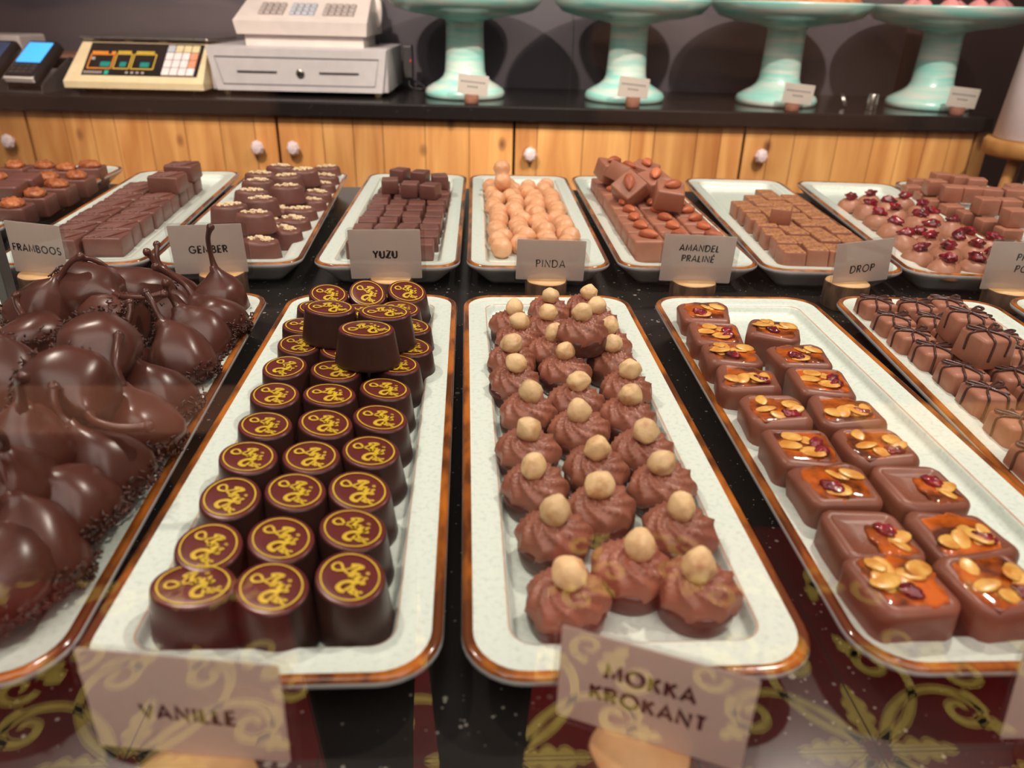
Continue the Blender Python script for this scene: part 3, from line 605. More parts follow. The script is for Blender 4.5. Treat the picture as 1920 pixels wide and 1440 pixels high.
for i, (px, py, a, up) in enumerate([(167, 308, -40, 0), (123, 313, -60, 0), (83, 309, -60, 0), (28, 308, -60, 0), (143, 328, -55, 0), (90, 330, -60, 0), (105, 344, -40, 0), (65, 361, -60, 0), (22, 380, -55, 0), (57, 344, -60, 0), (10, 360, -70, 0), (-8, 330, -60, 0), (43, 324, 30, 1), (13, 338, 30, 1)]):
    z = ZW+(.0245 if up else 0); p = at(px, py, z+(.014 if up else .024))
    K = ('pecan_square', 'bonbon', [('chocolate_square', SQ[i % 3])]+([] if up else [('pecan', PEC[i % 3], (0, 0, .0235), (0, 0, R(a+90)))]))
    if up: K = simple('pecan_square', SQT)
    it.append((K, (p.x, p.y, z-.003*up), (R(6*up), 0, R(5+J(4))), bool(up)))
fill('pecan', it, 3, 'dark square with pecan half', ' at the back left', 'pecan squares')
# framboos: ridged dark squares
def ridged(seed):
    b = MB(); S, H = .036, .0185; b.add(*rbox(S, S*.86, H, .0018, 1.02, .0022, .0005, seed))
    for k in range(5):
        o = -.013+.0062*k; x0, x1 = max(-.016, -.012+o), min(.016, .014+o)
        b.add(*tube(spline([(x0, -.0135+(x0+.012-o)*.1, H-.0002), ((x0+x1)/2, -.002+.002*math.sin(k+seed), H+.0007), (x1, .013, H-.0001)], 4), .0014, 6))
    return b.mesh('ridged_square', MID)
RS = [simple('ridged_square', ridged(s)) for s in range(3)]; it = []
for r_ in range(9):
    for c_ in range(2):
        if r_ == 8 and c_ == 0: continue
        it.append((RS[(r_+c_) % 3], loc('fram', -.022+.0385*c_+J(.001), -.158+.0335*r_+.006*c_), (0, 0, R(4+J(3))), False))
for px, py in ((313, 327), (341, 307)):
    p = at(px, py, ZW+.038); it.append((RS[1], (p.x, p.y, ZW+.0195), (R(2), 0, R(-4)), True))
fill('fram', it, 2, 'dark square with diagonal ridges', ' behind FRAMBOOS card', 'ridged dark squares')
# gember: tapered ovals with crumbs
GB = MB().add(*lathe([(1.08, 0), (1.12, .0014), (1.09, .004), (.98, .0165), (.92, .0185), (.8, .0193), (.4, .0196)], 32, .0185, .0135)).mesh('chocolate_oval', MID)
def crumbs(seed):
    rd = random.Random(seed); b = MB()
    for i in range(26):
        a = rd.uniform(0, 6.3); r = rd.random()**.7; s = rd.uniform(.0011, .0025)
        b.add(*blob(s*1.3, s, s*.8, .5, 2, i, 6, 4), smooth=False, M=Matrix.Translation((r*.012*math.cos(a), r*.006*math.sin(a), .0200+rd.uniform(0, .0014)*(1-r))) @ Matrix.Rotation(rd.uniform(0, 3), 4, 'Z'))
    return b.mesh('nut_crumbs', CRUMB)
GK = [('crumb_topped_oval', 'bonbon', [('chocolate_oval', GB), ('nut_crumbs', crumbs(s), (0, 0, 0), (0, 0, 0), ['stuff'])]) for s in range(3)]; it = []
for i, (px, py, up) in enumerate([(485, 448, 0), (430, 384, 1), (477, 398, 1), (488, 372, 1), (470, 357, 1), (537, 348, 1), (483, 338, 1), (537, 329, 1), (487, 324, 1), (525, 311, 1), (568, 317, 1), (613, 312, 0), (531, 427, 0), (562, 391, 0), (580, 374, 0), (592, 359, 0), (600, 343, 0), (608, 328, 0), (548, 408, 0), (440, 420, 0), (455, 392, 0), (470, 372, 0), (490, 350, 0), (510, 333, 0), (530, 318, 0), (500, 412, 0), (518, 388, 0), (545, 362, 0), (562, 340, 0), (575, 322, 0)]):
    z = ZW+(.0198 if up else 0); p = at(px, py, z+.0195); it.append((GK[i % 3], (p.x, p.y, z), (R(J(4)), R(J(4)), R(J(12))), bool(up)))
fill('gem', it, 4, 'dark oval with pale nut crumbs', ' behind GEMBER card', 'crumb-topped ovals')
# yuzu cubes
YK = [simple('dark_cube', MB().add(*rbox(.0198, .0225, .0170, .0018, 1.04, .002, .0005, s)).mesh('dark_cube', MID)) for s in range(3)]; it = []
for r_ in range(11):
    for c_ in range(4): it.append((YK[(r_+c_) % 3], loc('yuzu', -.034+.0225*c_+J(.0015)+.0005*r_, -.158+.0275*r_+J(.002)), (0, 0, R(J(8))), False))
for px, py, a in ((731, 331, 4), (769, 338, -4), (807, 341, -18), (750, 313, -25), (788, 317, -15), (824, 324, 8)):
    z = ZW+.017; p = at(px, py, z+.019); k = simple('dark_cube', YK[0][2][0][1]); it.append((k, (p.x, p.y, z), (0, 0, R(a)), True))
fill('yuzu', it, 4, 'small plain dark chocolate cube', ' behind YUZU card', 'dark cubes')
# pinda
def peanut(seed):
    rd = random.Random(seed); n, m = 24, 22; V = []; P = [i/m for i in range(m+1)]
    for t in P:
        x = t*2-1; r = .0114*math.sqrt(max(0, 1-abs(x)**3.2))*(1-.26*math.exp(-((x-.06)/.26)**2))+1e-5
        for j in range(n):
            a = 2*PI*j/n; k = 1+.045*math.sin(5*a+3*math.sin(x*3))*math.cos(x*13)+.02*noise.noise(Vector((a, x*3, seed)))
            V.append((r*k*math.cos(a), x*.0195, max(-.0098, r*k*math.sin(a)*.95)))
    return MB().add(V, rings_faces(m+1, n, False, False)).mesh('peanut_chocolate', PEANUT)
NK = [simple('peanut_chocolate', peanut(s)) for s in range(4)]; it = []
for r_ in range(8):
    for c_ in range(4): it.append((NK[(r_*3+c_) % 4], loc('pinda', -.0350+.0238*c_+J(.002)-.0006*r_, -.150+.0365*r_+(0, .014, .004, .018)[c_]+J(.003), ZW+.0104), (R(9+J(8)), R(J(30)), R(J(24))), False))
p = at(942, 326, ZW+.036); it.append((NK[1], (p.x, p.y, ZW+.034), (R(70), 0, R(10)), True))
fill('pinda', it, 4, 'pale peanut-shaped chocolate', ' behind PINDA card', 'peanut-shaped chocolates')
# amandel
ALM = [MB().add(*lathe([(.0001, -.0105), (.0032, -.0088), (.0056, -.004), (.0060, 0), (.0046, .0055), (.0022, .0098), (.0001, .0115)], 16, 1, .74, fn=lambda p, a: p+noise.noise_vector(p*240)*.0003)).mesh('almond', ALMOND)]
AB = [MB().add(*rbox(.0310, .0315, .022, .0024, 1.07, .003, .0007, s)).mesh('chocolate_square', MILK) for s in range(3)]
def almk(i, rz): return ('almond_square', 'bonbon', [('chocolate_square', AB[i % 3]), ('almond', ALM[0], (.001, 0, .0250), (R(86), 0, rz), [], 1.08)])
it = []
for r_ in range(9):
    for c_ in range(3): it.append((almk(r_+c_, R(J(50))), loc('aman', -.0345+.0335*c_+J(.001), -.158+.0345*r_), (0, 0, R(J(4))), False))
for i, (px, py, rx, ry, rz) in enumerate(((1184, 350, 30, -35, 20), (1252, 368, 14, 6, -8), (1162, 330, 10, 25, 40), (1224, 345, 18, -10, 25), (1205, 326, 5, 10, -30), (1142, 322, 10, 8, 12))):
    p = at(px, py, ZW+.040); it.append((almk(i, R(J(60))), (p.x, p.y, ZW+.031), (R(rx), R(ry), R(rz)), True))
fill('aman', it, 3, 'milk square with whole almond', ' behind AMANDEL PRALINÉ card', 'almond squares')
# drop
def dusted(s):
    b = MB(); b.add(*rbox(.0215, .0285, .0175, .0018, 1.03, .0022, .0006, s)); n = len(b.f); b.m[n-1] = 1
    nn = 20
    for q in range(n-1-nn*2, n-1): b.m[q] = 1
    return b.mesh('dusted_block', [MILK, DUST])
DK = [simple('dusted_block', dusted(s)) for s in range(3)]; it = []
for c_ in range(4):
    for r_ in range(8-(c_ == 0)*1+(c_ == 2)): it.append((DK[(r_+c_) % 3], loc('drop', -.0315+.0240*c_+J(.0015), -.170+.0318*r_+J(.002)+.004*c_, ZW+(.0, .0012)[(r_*3+c_) % 2]), (0, 0, R(-4+J(7))), False))
p = at(1468, 383, ZW+.037); it.append((DK[1], (p.x, p.y, ZW+.0185), (R(4), 0, R(-24)), True))
fill('drop', it, 4, 'milk block with golden dusted top', ' behind DROP card', 'dusted blocks')
# cranberry domes
DM = [MB().add(*lathe([(.0150, 0), (.0165, .002), (.0160, .006), (.0135, .0115), (.0095, .0155), (.005, .0175), (.001, .018)], 26, fn=lambda p, a, s=s: p+noise.noise_vector(p*70+Vector((s*3, 0, 0)))*.0018)).mesh('milk_dome', MILKB) for s in range(3)]
CB = [MB().add(*blob(.0088, .0062, .0048, .55, 1.8, s, 20, 13)).mesh('cranberry', CRAN) for s in (4, 5, 6)]
it = []
for i, (px, py) in enumerate([(1598, 367), (1634, 362), (1630, 379), (1650, 397), (1678, 414), (1668, 375), (1696, 366), (1683, 388), (1730, 380), (1726, 400), (1752, 396), (1745, 418), (1720, 431), (1742, 439), (1787, 411), (1780, 458), (1815, 431), (1797, 441), (1834, 455), (1862, 444), (1776, 482), (1834, 482), (1725, 462), (1700, 436), (1868, 470)]):
    p = at(px, py, ZW+.020); K = ('cranberry_dome', 'bonbon', [('milk_dome', DM[i % 3]), ('cranberry', CB[i % 3], (J(.002), J(.002), .0195), (J(.3), J(.3), J(3)))])
    it.append((K, (p.x, p.y, ZW), (0, 0, J(3)), False))
fill('cran', it, 3, 'pale milk dome with red dried cranberry', ' on cranberry platter', 'cranberry domes')
# prune
UK = [simple('milk_block', MB().add(*rbox(.0225, .0215, .0185, .0015, 1.03, .002, .0005, s)).mesh('milk_block', MILK)) for s in range(3)]; it = []
for i, (px, py, up) in enumerate([(1767, 324, 1), (1801, 329, 1), (1832, 334, 1), (1755, 337, 1), (1787, 348, 1), (1822, 350, 1), (1860, 353, 1), (1853, 371, 1), (1893, 373, 1), (1902, 354, 1), (1907, 392, 1), (1935, 372, 1), (1712, 348, 0), (1736, 361, 0), (1754, 373, 0), (1786, 384, 0), (1818, 396, 0), (1855, 411, 0), (1893, 427, 0), (1905, 346, 0), (1930, 352, 0), (1722, 336, 0), (1775, 358, 0), (1845, 385, 0), (1800, 345, 0)]):
    z = ZW+(.019 if up else 0); p = at(px, py, z+.0185); it.append((UK[i % 3], (p.x, p.y, z), (0, 0, R(-12+J(8)) if up else R(-6)), bool(up)))
fill('prune', it, 3, 'plain milk chocolate block', ' behind right-edge PRU card', 'stacked milk blocks')
#@@CARDS
# ------------------------------------------------------------------ lettering, cards and logs
def arc(cx, cy, rx, ry, a0, a1, n=12): return [(cx+rx*math.cos(R(a0+(a1-a0)*i/n)), cy+ry*math.sin(R(a0+(a1-a0)*i/n))) for i in range(n+1)]
GL = {'A': (.74, [[(0, 0), (.37, 1), (.74, 0)], [(.13, .32), (.61, .32)]]), 'B': (.60, [[(.06, 0), (.06, 1), (.26, 1)]+arc(.28, .76, .22, .24, 90, -90, 8)+[(.06, .52)], [(.28, .52)]+arc(.30, .26, .27, .26, 90, -90, 8)+[(.06, 0)]]),
  'D': (.80, [[(.06, 0), (.06, 1), (.28, 1)]+arc(.30, .5, .45, .5, 90, -90)+[(.06, 0)]]), 'E': (.52, [[(.5, 1), (.06, 1), (.06, 0), (.5, 0)], [(.06, .52), (.47, .52)]]),
  'F': (.50, [[(.5, 1), (.06, 1), (.06, 0)], [(.06, .52), (.46, .52)]]), 'G': (.98, [arc(.5, .5, .45, .5, 42, 345, 18)+[(.95, .45), (.55, .45)]]), 'I': (.14, [[(.07, 0), (.07, 1)]]),
  'K': (.62, [[(.06, 0), (.06, 1)], [(.56, 1), (.09, .5)], [(.2, .6), (.60, 0)]]), 'L': (.46, [[(.06, 1), (.06, 0), (.46, 0)]]), 'M': (.90, [[(.03, 0), (.14, 1), (.45, .15), (.76, 1), (.87, 0)]]),
  'N': (.76, [[(.06, 0), (.06, 1), (.70, 0), (.70, 1)]]), 'O': (1.0, [arc(.5, .5, .45, .5, 90, 450, 24)]), 'P': (.56, [[(.06, 0), (.06, 1), (.26, 1)]+arc(.27, .74, .25, .26, 90, -90, 8)+[(.06, .48)]]),
  'R': (.60, [[(.06, 0), (.06, 1), (.26, 1)]+arc(.27, .74, .25, .26, 90, -90, 8)+[(.06, .48)], [(.25, .48), (.57, 0)]]), 'S': (.56, [arc(.28, .75, .2, .25, 30, 270, 12)+arc(.28, .25, .24, .25, 90, -150, 12)[1:]]),
  'T': (.52, [[(0, 1), (.52, 1)], [(.26, 1), (.26, 0)]]), 'U': (.68, [[(.06, 1), (.06, .3)]+arc(.34, .3, .28, .3, 180, 360, 10)+[(.62, 1)]]), 'V': (.68, [[(0, 1), (.34, 0), (.68, 1)]]), 'Y': (.64, [[(0, 1), (.32, .48), (.64, 1)], [(.32, .5), (.32, 0)]]), 'Z': (.58, [[(.03, 1), (.55, 1), (.03, 0), (.58, 0)]])}
GL['É'] = (.52, GL['E'][1]+[[(.2, 1.12), (.38, 1.32)]])
def text_mesh(lines, size, wd, shear=0, gap=.25, lead=1.75):
    b = MB(); y0 = (len(lines)-1)*lead*size/2-size/2
    for k, ln in enumerate(lines):
        W = sum(GL[c][0]+gap for c in ln)-gap; x = -W/2
        for c in ln:
            for S in GL[c][1]:
                P = []
                for i, (px, py) in enumerate(S):
                    P.append(((x+px+py*shear)*size, py*size+y0-k*lead*size))
                b.add(*ribbon(P, wd*size, 0), smooth=False)
            x += GL[c][0]+gap
    return b.mesh('lettering', INK)
def card(lab, c, wd, ht, roll=0, yaw=0, tilt=0, lines=(), size=.005, weight=.16, shear=0, tx=0, ty=0, slv=True, grp='printed name cards', ink=None):
    m = Matrix.Rotation(R(yaw), 4, 'Z') @ Matrix.Rotation(R(tilt), 4, 'X') @ Matrix.Rotation(R(roll), 4, 'Y') @ Matrix.Rotation(PI/2, 4, 'X')
    t = thing('name_card', lab, 'sign', c, m.to_euler(), grp)
    V, F = rbox(wd, ht, .0004, .0001, cr=.001); p = obj('paper', MB().add(V, F, smooth=False).mesh('paper', PAPER), t)
    if lines: obj('lettering', text_mesh(lines, size, weight*1.25, shear), p, (tx, ty, .00055))
    if slv:
        V, F = rbox(wd+.006, ht+.005, .0008, .0002, cr=.004); obj('plastic_sleeve', MB().add(V, F, smooth=False).mesh('plastic_sleeve', SLEEVE), t, (.001, -.0005, -.0002))
    return t
def log(lab, x, y, r, h, seed, rot=0):
    t = thing('log_slice', lab, 'card holder', (x, y, 0), (0, 0, rot), 'log slices holding cards'); rd = random.Random(seed)
    fn = lambda p, a: Vector((p.x*(1+.05*math.sin(2*a+seed)+.02*math.sin(7*a)), p.y*(1+.04*math.sin(3*a+seed)), p.z))
    obj('bark', MB().add(*lathe([(r*.97, 0), (r, .001), (r, h-.0012), (r*.985, h-.0003)], 40, fn=fn)).mesh('bark', BARK), t)
    obj('cut_face', MB().add(*lathe([(r*.97, h-.0012), (r*.965, h), (r*.5, h+.0002), (.0001, h+.0002)], 40, fn=fn)).mesh('cut_face', CUT), t)
YC = .655
BC = [('FRAMBOOS', ['FRAMBOOS'], (0, 416), (120, 420), (137, 520), (20, 508), .0063, .17, 0, 1.5, (65, 515), -13), ('GEMBER', ['GEMBER'], (313, 421), (450, 421), (466, 511), (332, 513), .0063, .17, 0, -1.5, (409, 520), 4), ('YUZU', ['YUZU'], (652, 430), (787, 430), (792, 521), (658, 523), .0066, .2, 0, -1, (730, 525), 0),
      ('PINDA', ['PINDA'], (970, 447), (1098, 453), (1095, 528), (967, 522), .0068, .11, 0, 1.3, (1027, 530), 0), ('AMANDEL PRALINÉ', ['AMANDEL', 'PRALINÉ'], (1248, 438), (1383, 444), (1365, 532), (1236, 525), .0058, .17, .08, 1.5, (1308, 532), -2), ('DROP', ['DROP'], (1567, 456), (1684, 447), (1666, 526), (1553, 534), .0068, .13, .10, -4, (1602, 530), 9)]
for nm, lines, tl, tr, br_, bl, sz, wt, sh, roll, lg, yw_ in BC:
    P = [vp(*q, YC) for q in (tl, tr, br_, bl)]; c = sum(P, Vector())/4
    wd = ((P[1]-P[0]).length+(P[2]-P[3]).length)/2; ht = ((P[0]-P[3]).length+(P[1]-P[2]).length)/2
    card(f'white card reading {nm} in black letters, on a log slice', c, wd, ht, roll, yw_, 0, lines, sz*.94, wt, sh, 0, {'DROP': -.006, 'PINDA': -.003, 'AMANDEL PRALINÉ': .005}.get(nm, 0))
    g = vp(*lg, YC-.012); log(f'bark-edged log slice under the {nm} card', g.x, YC+.001, .0195, c.z-ht/2+.001, len(nm))
P = [vp(*q, YC) for q in ((1870, 457), (1857, 540))]
c = Vector((P[0].x+.0325-.002, YC, (P[0].z+P[1].z)/2)); card('white card reading PRU on top line, cut by the right frame edge', c, .066, .045, 0, -4, 0, ['PRUIM', 'PORT'], .0062, .14, .12, .004, .003)
log('log slice with grey side under the card at the right edge', c.x-.006, YC+.001, .021, c.z-.0215, 5)
# front cards
YF = .178
card('white card reading VANILLE in front of the oval bonbons', (-.0912, YF, .0415), .0642, .0435, 1.2, -6.6, 0, ['VANILLE'], .0059, .19, 0, .0005, -.003)
log('pale log slice holding the VANILLE card at the bottom edge', -.0885, YF-.012, .0205, .0195, 3)
card('white card reading MOKKA KROKANT, tilted down to the right', (.0582, YF, .0412), .0630, .0410, 0, -23, 0, ['MOKKA', 'KROKANT'], .0060, .2, 0, -.001, .001)
log('pale log slice holding the MOKKA KROKANT card at the bottom edge', .0560, YF-.003, .0165, .0205, 8)
q = vp(1877, 1382, YF); card('pale card corner at the lower right frame edge', (q.x+.030, YF, q.z+.021), .060, .044, -6, -6, 0, [], slv=True)
log('log slice holding the card at the lower right edge', q.x+.032, YF, .019, q.z-.002, 6)

# ------------------------------------------------------------------ back counter things
def back(px, py, d):                              # pixel to local (u, z) on the plane d behind the counter's front edge
    return bu(px, py, d)
def bthing(name, lab, cat, u, d, z, grp=None, rz=0): return thing(name, lab, cat, BK(u, d, z), (0, 0, BR+rz), grp)
def part(name, m, parent, V_F, smooth=False): return obj(name, MB().add(*V_F, smooth=smooth).mesh(name, m), parent)
def multi(name, m, parent, L, smooth=False):
    b = MB()
    for q in L: b.add(*q, smooth=smooth)
    return obj(name, b.mesh(name, m), parent)
# till
ul, zt = back(384, 82, .085); ur, zb = back(728, 178, .085); uc = (ul+ur)/2; Wd = ur-ul
t = bthing('cash_register', 'white cash register on a grey cash drawer', 'cash register', uc, .085, CT); hx = .010
z0 = .011; H = .094; D = .27
dr = obj('cash_drawer', MB().add(*bbox(-Wd/2, Wd/2, .012, D, z0, z0+H, .004)).mesh('cash_drawer', LGREY), t)
b = MB(); a, h0, h1 = Wd/2, z0, z0+H; b.add([(-a+.014, .004, h0), (a-.014, .004, h0), (a, -.004, h1-.004), (-a, -.004, h1-.004), (-a+.012, .016, h0), (a-.012, .016, h0), (a, .016, h1), (-a, .016, h1)], [(0, 1, 2, 3), (1, 5, 6, 2), (4, 0, 3, 7), (3, 2, 6, 7), (0, 4, 5, 1)], smooth=False)
fr = obj('drawer_front', b.mesh('drawer_front', LGREY), t)
multi('groove', DGREY, fr, [tube([(x, y, z) for x, y, z in P], .0011, 5, True) for P in ([(-a+.03, .002, h0+.014), (a-.03, .002, h0+.014), (a-.018, -.0035, h1-.022), (-a+.018, -.0035, h1-.022)],)])
for sx in (-1, 1): part('slot', DGREY, fr, bbox(sx*.093-.045, sx*.093+.045, -.003, .01, h0+.040, h0+.0432, .001))
fr2 = obj('lock', MB().add(*lathe([(.0095, 0), (.0095, .006), (.006, .0075), (.0001, .0075)], 20)).mesh('lock', STEEL), t, (.005, .003, h0+.040), (PI/2, 0, 0)); part('keyway', BLACKP, fr2, bbox(-.001, .001, -.004, .004, .0072, .008, .0003))
for sx in (-1, 1):
    for y in (.03, D-.03): obj('foot', MB().add(*lathe([(.007, -.001), (.009, .004), (.008, z0+.001)], 14)).mesh('foot', CREAM), t, (sx*(a-.028), y, .001))
zz = z0+H
part('register_base', WHITEP, t, bbox(-.133+hx, .137+hx, .035, .26, zz-.001, zz+.024, .003))
b = MB(); b.add([(-.146, .022, zz+.024), (.146, .022, zz+.024), (.146, .26, zz+.024), (-.146, .26, zz+.024), (-.15, .016, zz+.052), (.15, .016, zz+.052), (.15, .26, zz+.10), (-.15, .26, zz+.10), (-.142, .15, zz+.105), (.142, .15, zz+.105)], [(0, 1, 5, 4), (4, 5, 9, 8), (8, 9, 6, 7), (1, 2, 6, 9, 5), (3, 0, 4, 8, 7), (2, 3, 7, 6), (0, 3, 2, 1)], smooth=False)
kb = obj('keyboard_housing', b.mesh('keyboard_housing', WHITEP), t, (hx, 0, 0))
sl = math.atan2(.053, .134)
for x0, nx, m, nm in ((-.10, 4, KEYG, 'key_block'), (-.03, 4, KEYB, 'key_block'), (.045, 5, KEYG, 'key_block')):
    L = []
    for i in range(nx):
        for j in range(3):
            V, F = bbox(0, .0125, 0, .016, 0, .006, .002); L.append(([(p[0]+x0+i*.0145, .045+(p[1]+j*.021)*math.cos(sl)-p[2]*math.sin(sl), zz+.0635+(p[1]+j*.021)*math.sin(sl)+p[2]*math.cos(sl)) for p in V], F))
    multi(nm, m, kb, L)
part('display_hood', WHITEP, t, bbox(-.12, .145, .15, .25, zz+.08, zz+.15, .01))
pl = obj('customer_display_arm', MB().add(*tube([(.150, .21, zz), (.150, .21, zz+.09)], .006, 10)).mesh('customer_display_arm', DGREY), t); obj('display_paddle', MB().add(*blob(.012, .006, .036, 0)).mesh('display_paddle', WHITEP), t, (.158, .19, zz+.075))
u_, z_ = back(765, 100, .30); t = bthing('power_adapter', 'grey plug-in box with red light behind the till', 'adapter', u_, .30, CT)
part('case', DGREY, t, bbox(-.012, .012, -.015, .015, .03, .105, .003)); obj('indicator', MB().add(*blob(.0018, .0018, .0018, 0)).mesh('indicator', mat('red_light', (230, 50, 40), emit=1)), t, (.008, -.016, .07)); obj('cable', MB().add(*tube(spline([(0, 0, .03), (.004, -.004, .008), (.03, -.012, .004), (.042, -.002, .006), (.03, .01, .012), (.01, .02, .02)], 6), .002, 6)).mesh('cable', DGREY), t)
# scale
ul, zl = back(120, 156, .05); ur, zr = back(382, 163, .05); a = (ur-ul)/2
t = bthing('shop_scale', 'cream shop scale with black display panel and keypad', 'scale', (ul+ur)/2, .05, CT)
h = .104; dp = .100
b = MB(); b.add([(-a, 0, .012), (a, 0, .012), (a, .2, .012), (-a, .2, .012), (-a, -.002, .026), (a, -.002, .026), (a-.012, dp, h), (-a+.012, dp, h), (a-.012, .2, h), (-a+.012, .2, h)], [(0, 1, 5, 4), (4, 5, 6, 7), (7, 6, 8, 9), (1, 2, 8, 6, 5), (3, 0, 4, 7, 9), (2, 3, 9, 8), (0, 3, 2, 1)], smooth=False)
obj('housing', b.mesh('housing', CREAM), t)
sl = math.atan2(h-.026, dp+.002)
def onp(x, s, lift=0):
    s *= 1.236; return Vector((x, -.002+s*math.cos(sl)-lift*math.sin(sl), .026+s*math.sin(sl)+lift*math.cos(sl)))
def slab(x0, x1, s0, s1, l0, l1, k=0):
    V = [onp(x, s, l) for l in (l0, l1) for x, s in ((x0, s0), (x1, s0), (x1-k, s1), (x0+k, s1))]
    return V, [(0, 3, 2, 1), (4, 5, 6, 7), (0, 1, 5, 4), (1, 2, 6, 5), (2, 3, 7, 6), (3, 0, 4, 7)]
sm = math.hypot(h-.026, dp+.002)/1.236
pn = obj('display_panel', MB().add(*slab(-a+.035, a-.018, .016, sm-.004, 0, .001), smooth=False).mesh('display_panel', BLACKP), t)
def frame(x0, x1, s0, s1, m, nm):
    w_ = .0022; multi(nm, m, pn, [slab(x0, x1, s0, s0+w_, .001, .0015), slab(x0, x1, s1-w_, s1, .001, .0015), slab(x0, x0+w_, s0, s1, .001, .0015), slab(x1-w_, x1, s0, s1, .001, .0015)])
x_ = -a+.042
frame(x_, x_+.055, .032, .070, ORNG, 'window_outline'); frame(x_+.058, x_+.095, .032, .072, YELP, 'window_outline'); frame(x_+.098, x_+.150, .032, .072, YELP, 'window_outline')
multi('printed_heading', ORNG, pn, [slab(x_+.002+.0052*i, x_+.0062+.0052*i, .071, .077, .001, .0015) for i in range(7)]+[slab(x_+.046, x_+.055, .071, .077, .001, .0015)])
multi('printed_heading', YELP, pn, [slab(x_+.060+.0052*i, x_+.0640+.0052*i, .073, .079, .001, .0015) for i in range(6)]+[slab(x_+.102+.0052*i, x_+.1060+.0052*i, .073, .079, .001, .0015) for i in range(8)])
for x0, x1 in ((.028, .050), (.072, .086), (.118, .138)): part('digits', TEAL, pn, slab(x_+x0, x_+x1, .038, .050, .001, .0015))
multi('small_print', KEYG, pn, [slab(x_-.003+.006*i, x_+.001+.006*i, .020, .026, .001, .0015) for i in range(7)]+[slab(x_+.09+.012*i, x_+.096+.012*i, .021, .026, .001, .0015) for i in range(4)]+[slab(x_+.004, x_+.012, .055, .062, .001, .0015)])
part('brand_mark', mat('teal_mark', (40, 170, 140), rough=.4), pn, slab(x_+.043, x_+.052, .018, .028, .001, .0015))
kx = a-.098
for i in range(4):
    for j in range(4):
        m = KEYO if i == 3 and j in (1, 2) else KEYB if (i == 0 and j == 3) else KEYY if j == 3 else KEYW
        part('key', m, pn, slab(kx+i*.0185, kx+i*.0185+.0165, .018+j*.0195, .018+j*.0195+.0175, .001, .004))
part('pan', STEEL, t, bbox(-a+.008, a-.008, dp-.01, .30, h+.004, h+.012, .004)); multi('pan_post', CREAM, t, [bbox(-.05, -.03, .10, .12, h-.002, h+.005, .001), bbox(.03, .05, .10, .12, h-.002, h+.005, .001)])
for sx in (-1, 1):
    for y in (.02, .17): obj('foot', MB().add(*lathe([(.008, 0), (.010, .006), (.009, .0125)], 12)).mesh('foot', BLACKP), t, (sx*(a-.03), y, 0))
# card terminals
def terminal(lab, px, py, d, scr, cradle):
    u, z = back(px, py, d); t = bthing('card_terminal', lab, 'card terminal', u, d, CT, 'card terminals', R(-9)); th = R(32)
    M_ = Matrix.Translation((0, 0, .012)) @ Matrix.Rotation(th, 4, 'X')
    obj('case', MB().add(*bbox(-.040, .040, 0, .135, 0, .026, .010), M=M_).mesh('case', BLACKP), t)
    obj('screen', MB().add(*bbox(-.030, .030, .052, .122, .0255, .0275, .002), smooth=False, M=M_).mesh('screen', scr), t)
    b = MB()
    for i in range(4):
        for j in range(3): b.add(*bbox(-.030+i*.0155, -.0175+i*.0155, .014+j*.0115, .0225+j*.0115, .0255, .0275, .001), smooth=False, M=M_)
    obj('keypad', b.mesh('keypad', DGREY), t); obj('card_slot', MB().add(*bbox(-.036, .036, -.001, .006, .012, .024, .002), smooth=False, M=M_).mesh('card_slot', WHITEP), t)
    if cradle:
        b = MB()
        for sx in (-1, 1):
            x0, x1 = sx*.043-.002, sx*.043+.002; V = [(x, y, z) for x in (x0, x1) for y, z in ((0, 0), (.115, 0), (.118, .070), (.004, .018))]
            b.add(V, [(0, 3, 2, 1), (4, 5, 6, 7), (0, 1, 5, 4), (1, 2, 6, 5), (2, 3, 7, 6), (3, 0, 4, 7)], smooth=False)
        b.add(*box(-.041, .041, 0, .115, 0, .004), smooth=False); obj('cradle', b.mesh('cradle', DGREY), t)
terminal('card payment terminal with lit blue screen in a dark cradle', 43, 157, .04, SCREEN, True)
terminal('card payment terminal with dim screen, cut by left frame edge', -40, 152, .035, SCREEND, True)
u, z = back(0, 95, .22); t = bthing('receipt_printer', 'white box with brown strip behind the card terminals', 'box', u, .22, CT)
part('case', WHITEP, t, bbox(-.20, .210, 0, .17, 0, .062, .006)); part('brown_strip', BROWNL, t, bbox(.07, .200, .02, .15, .061, .068, .002)); part('upper_box', WHITEP, t, bbox(-.20, .035, .03, .15, .061, .108, .006))
u, z = back(118, 120, .16); t = bthing('phone_handset', 'dark handset lying between terminal and scale', 'handset', u+.020, .125, CT); part('body', DGREY, t, bbox(-.03, .04, 0, .09, 0, .045, .012)); part('grip', BLACKP, t, bbox(-.04, .05, .01, .06, .044, .066, .010))
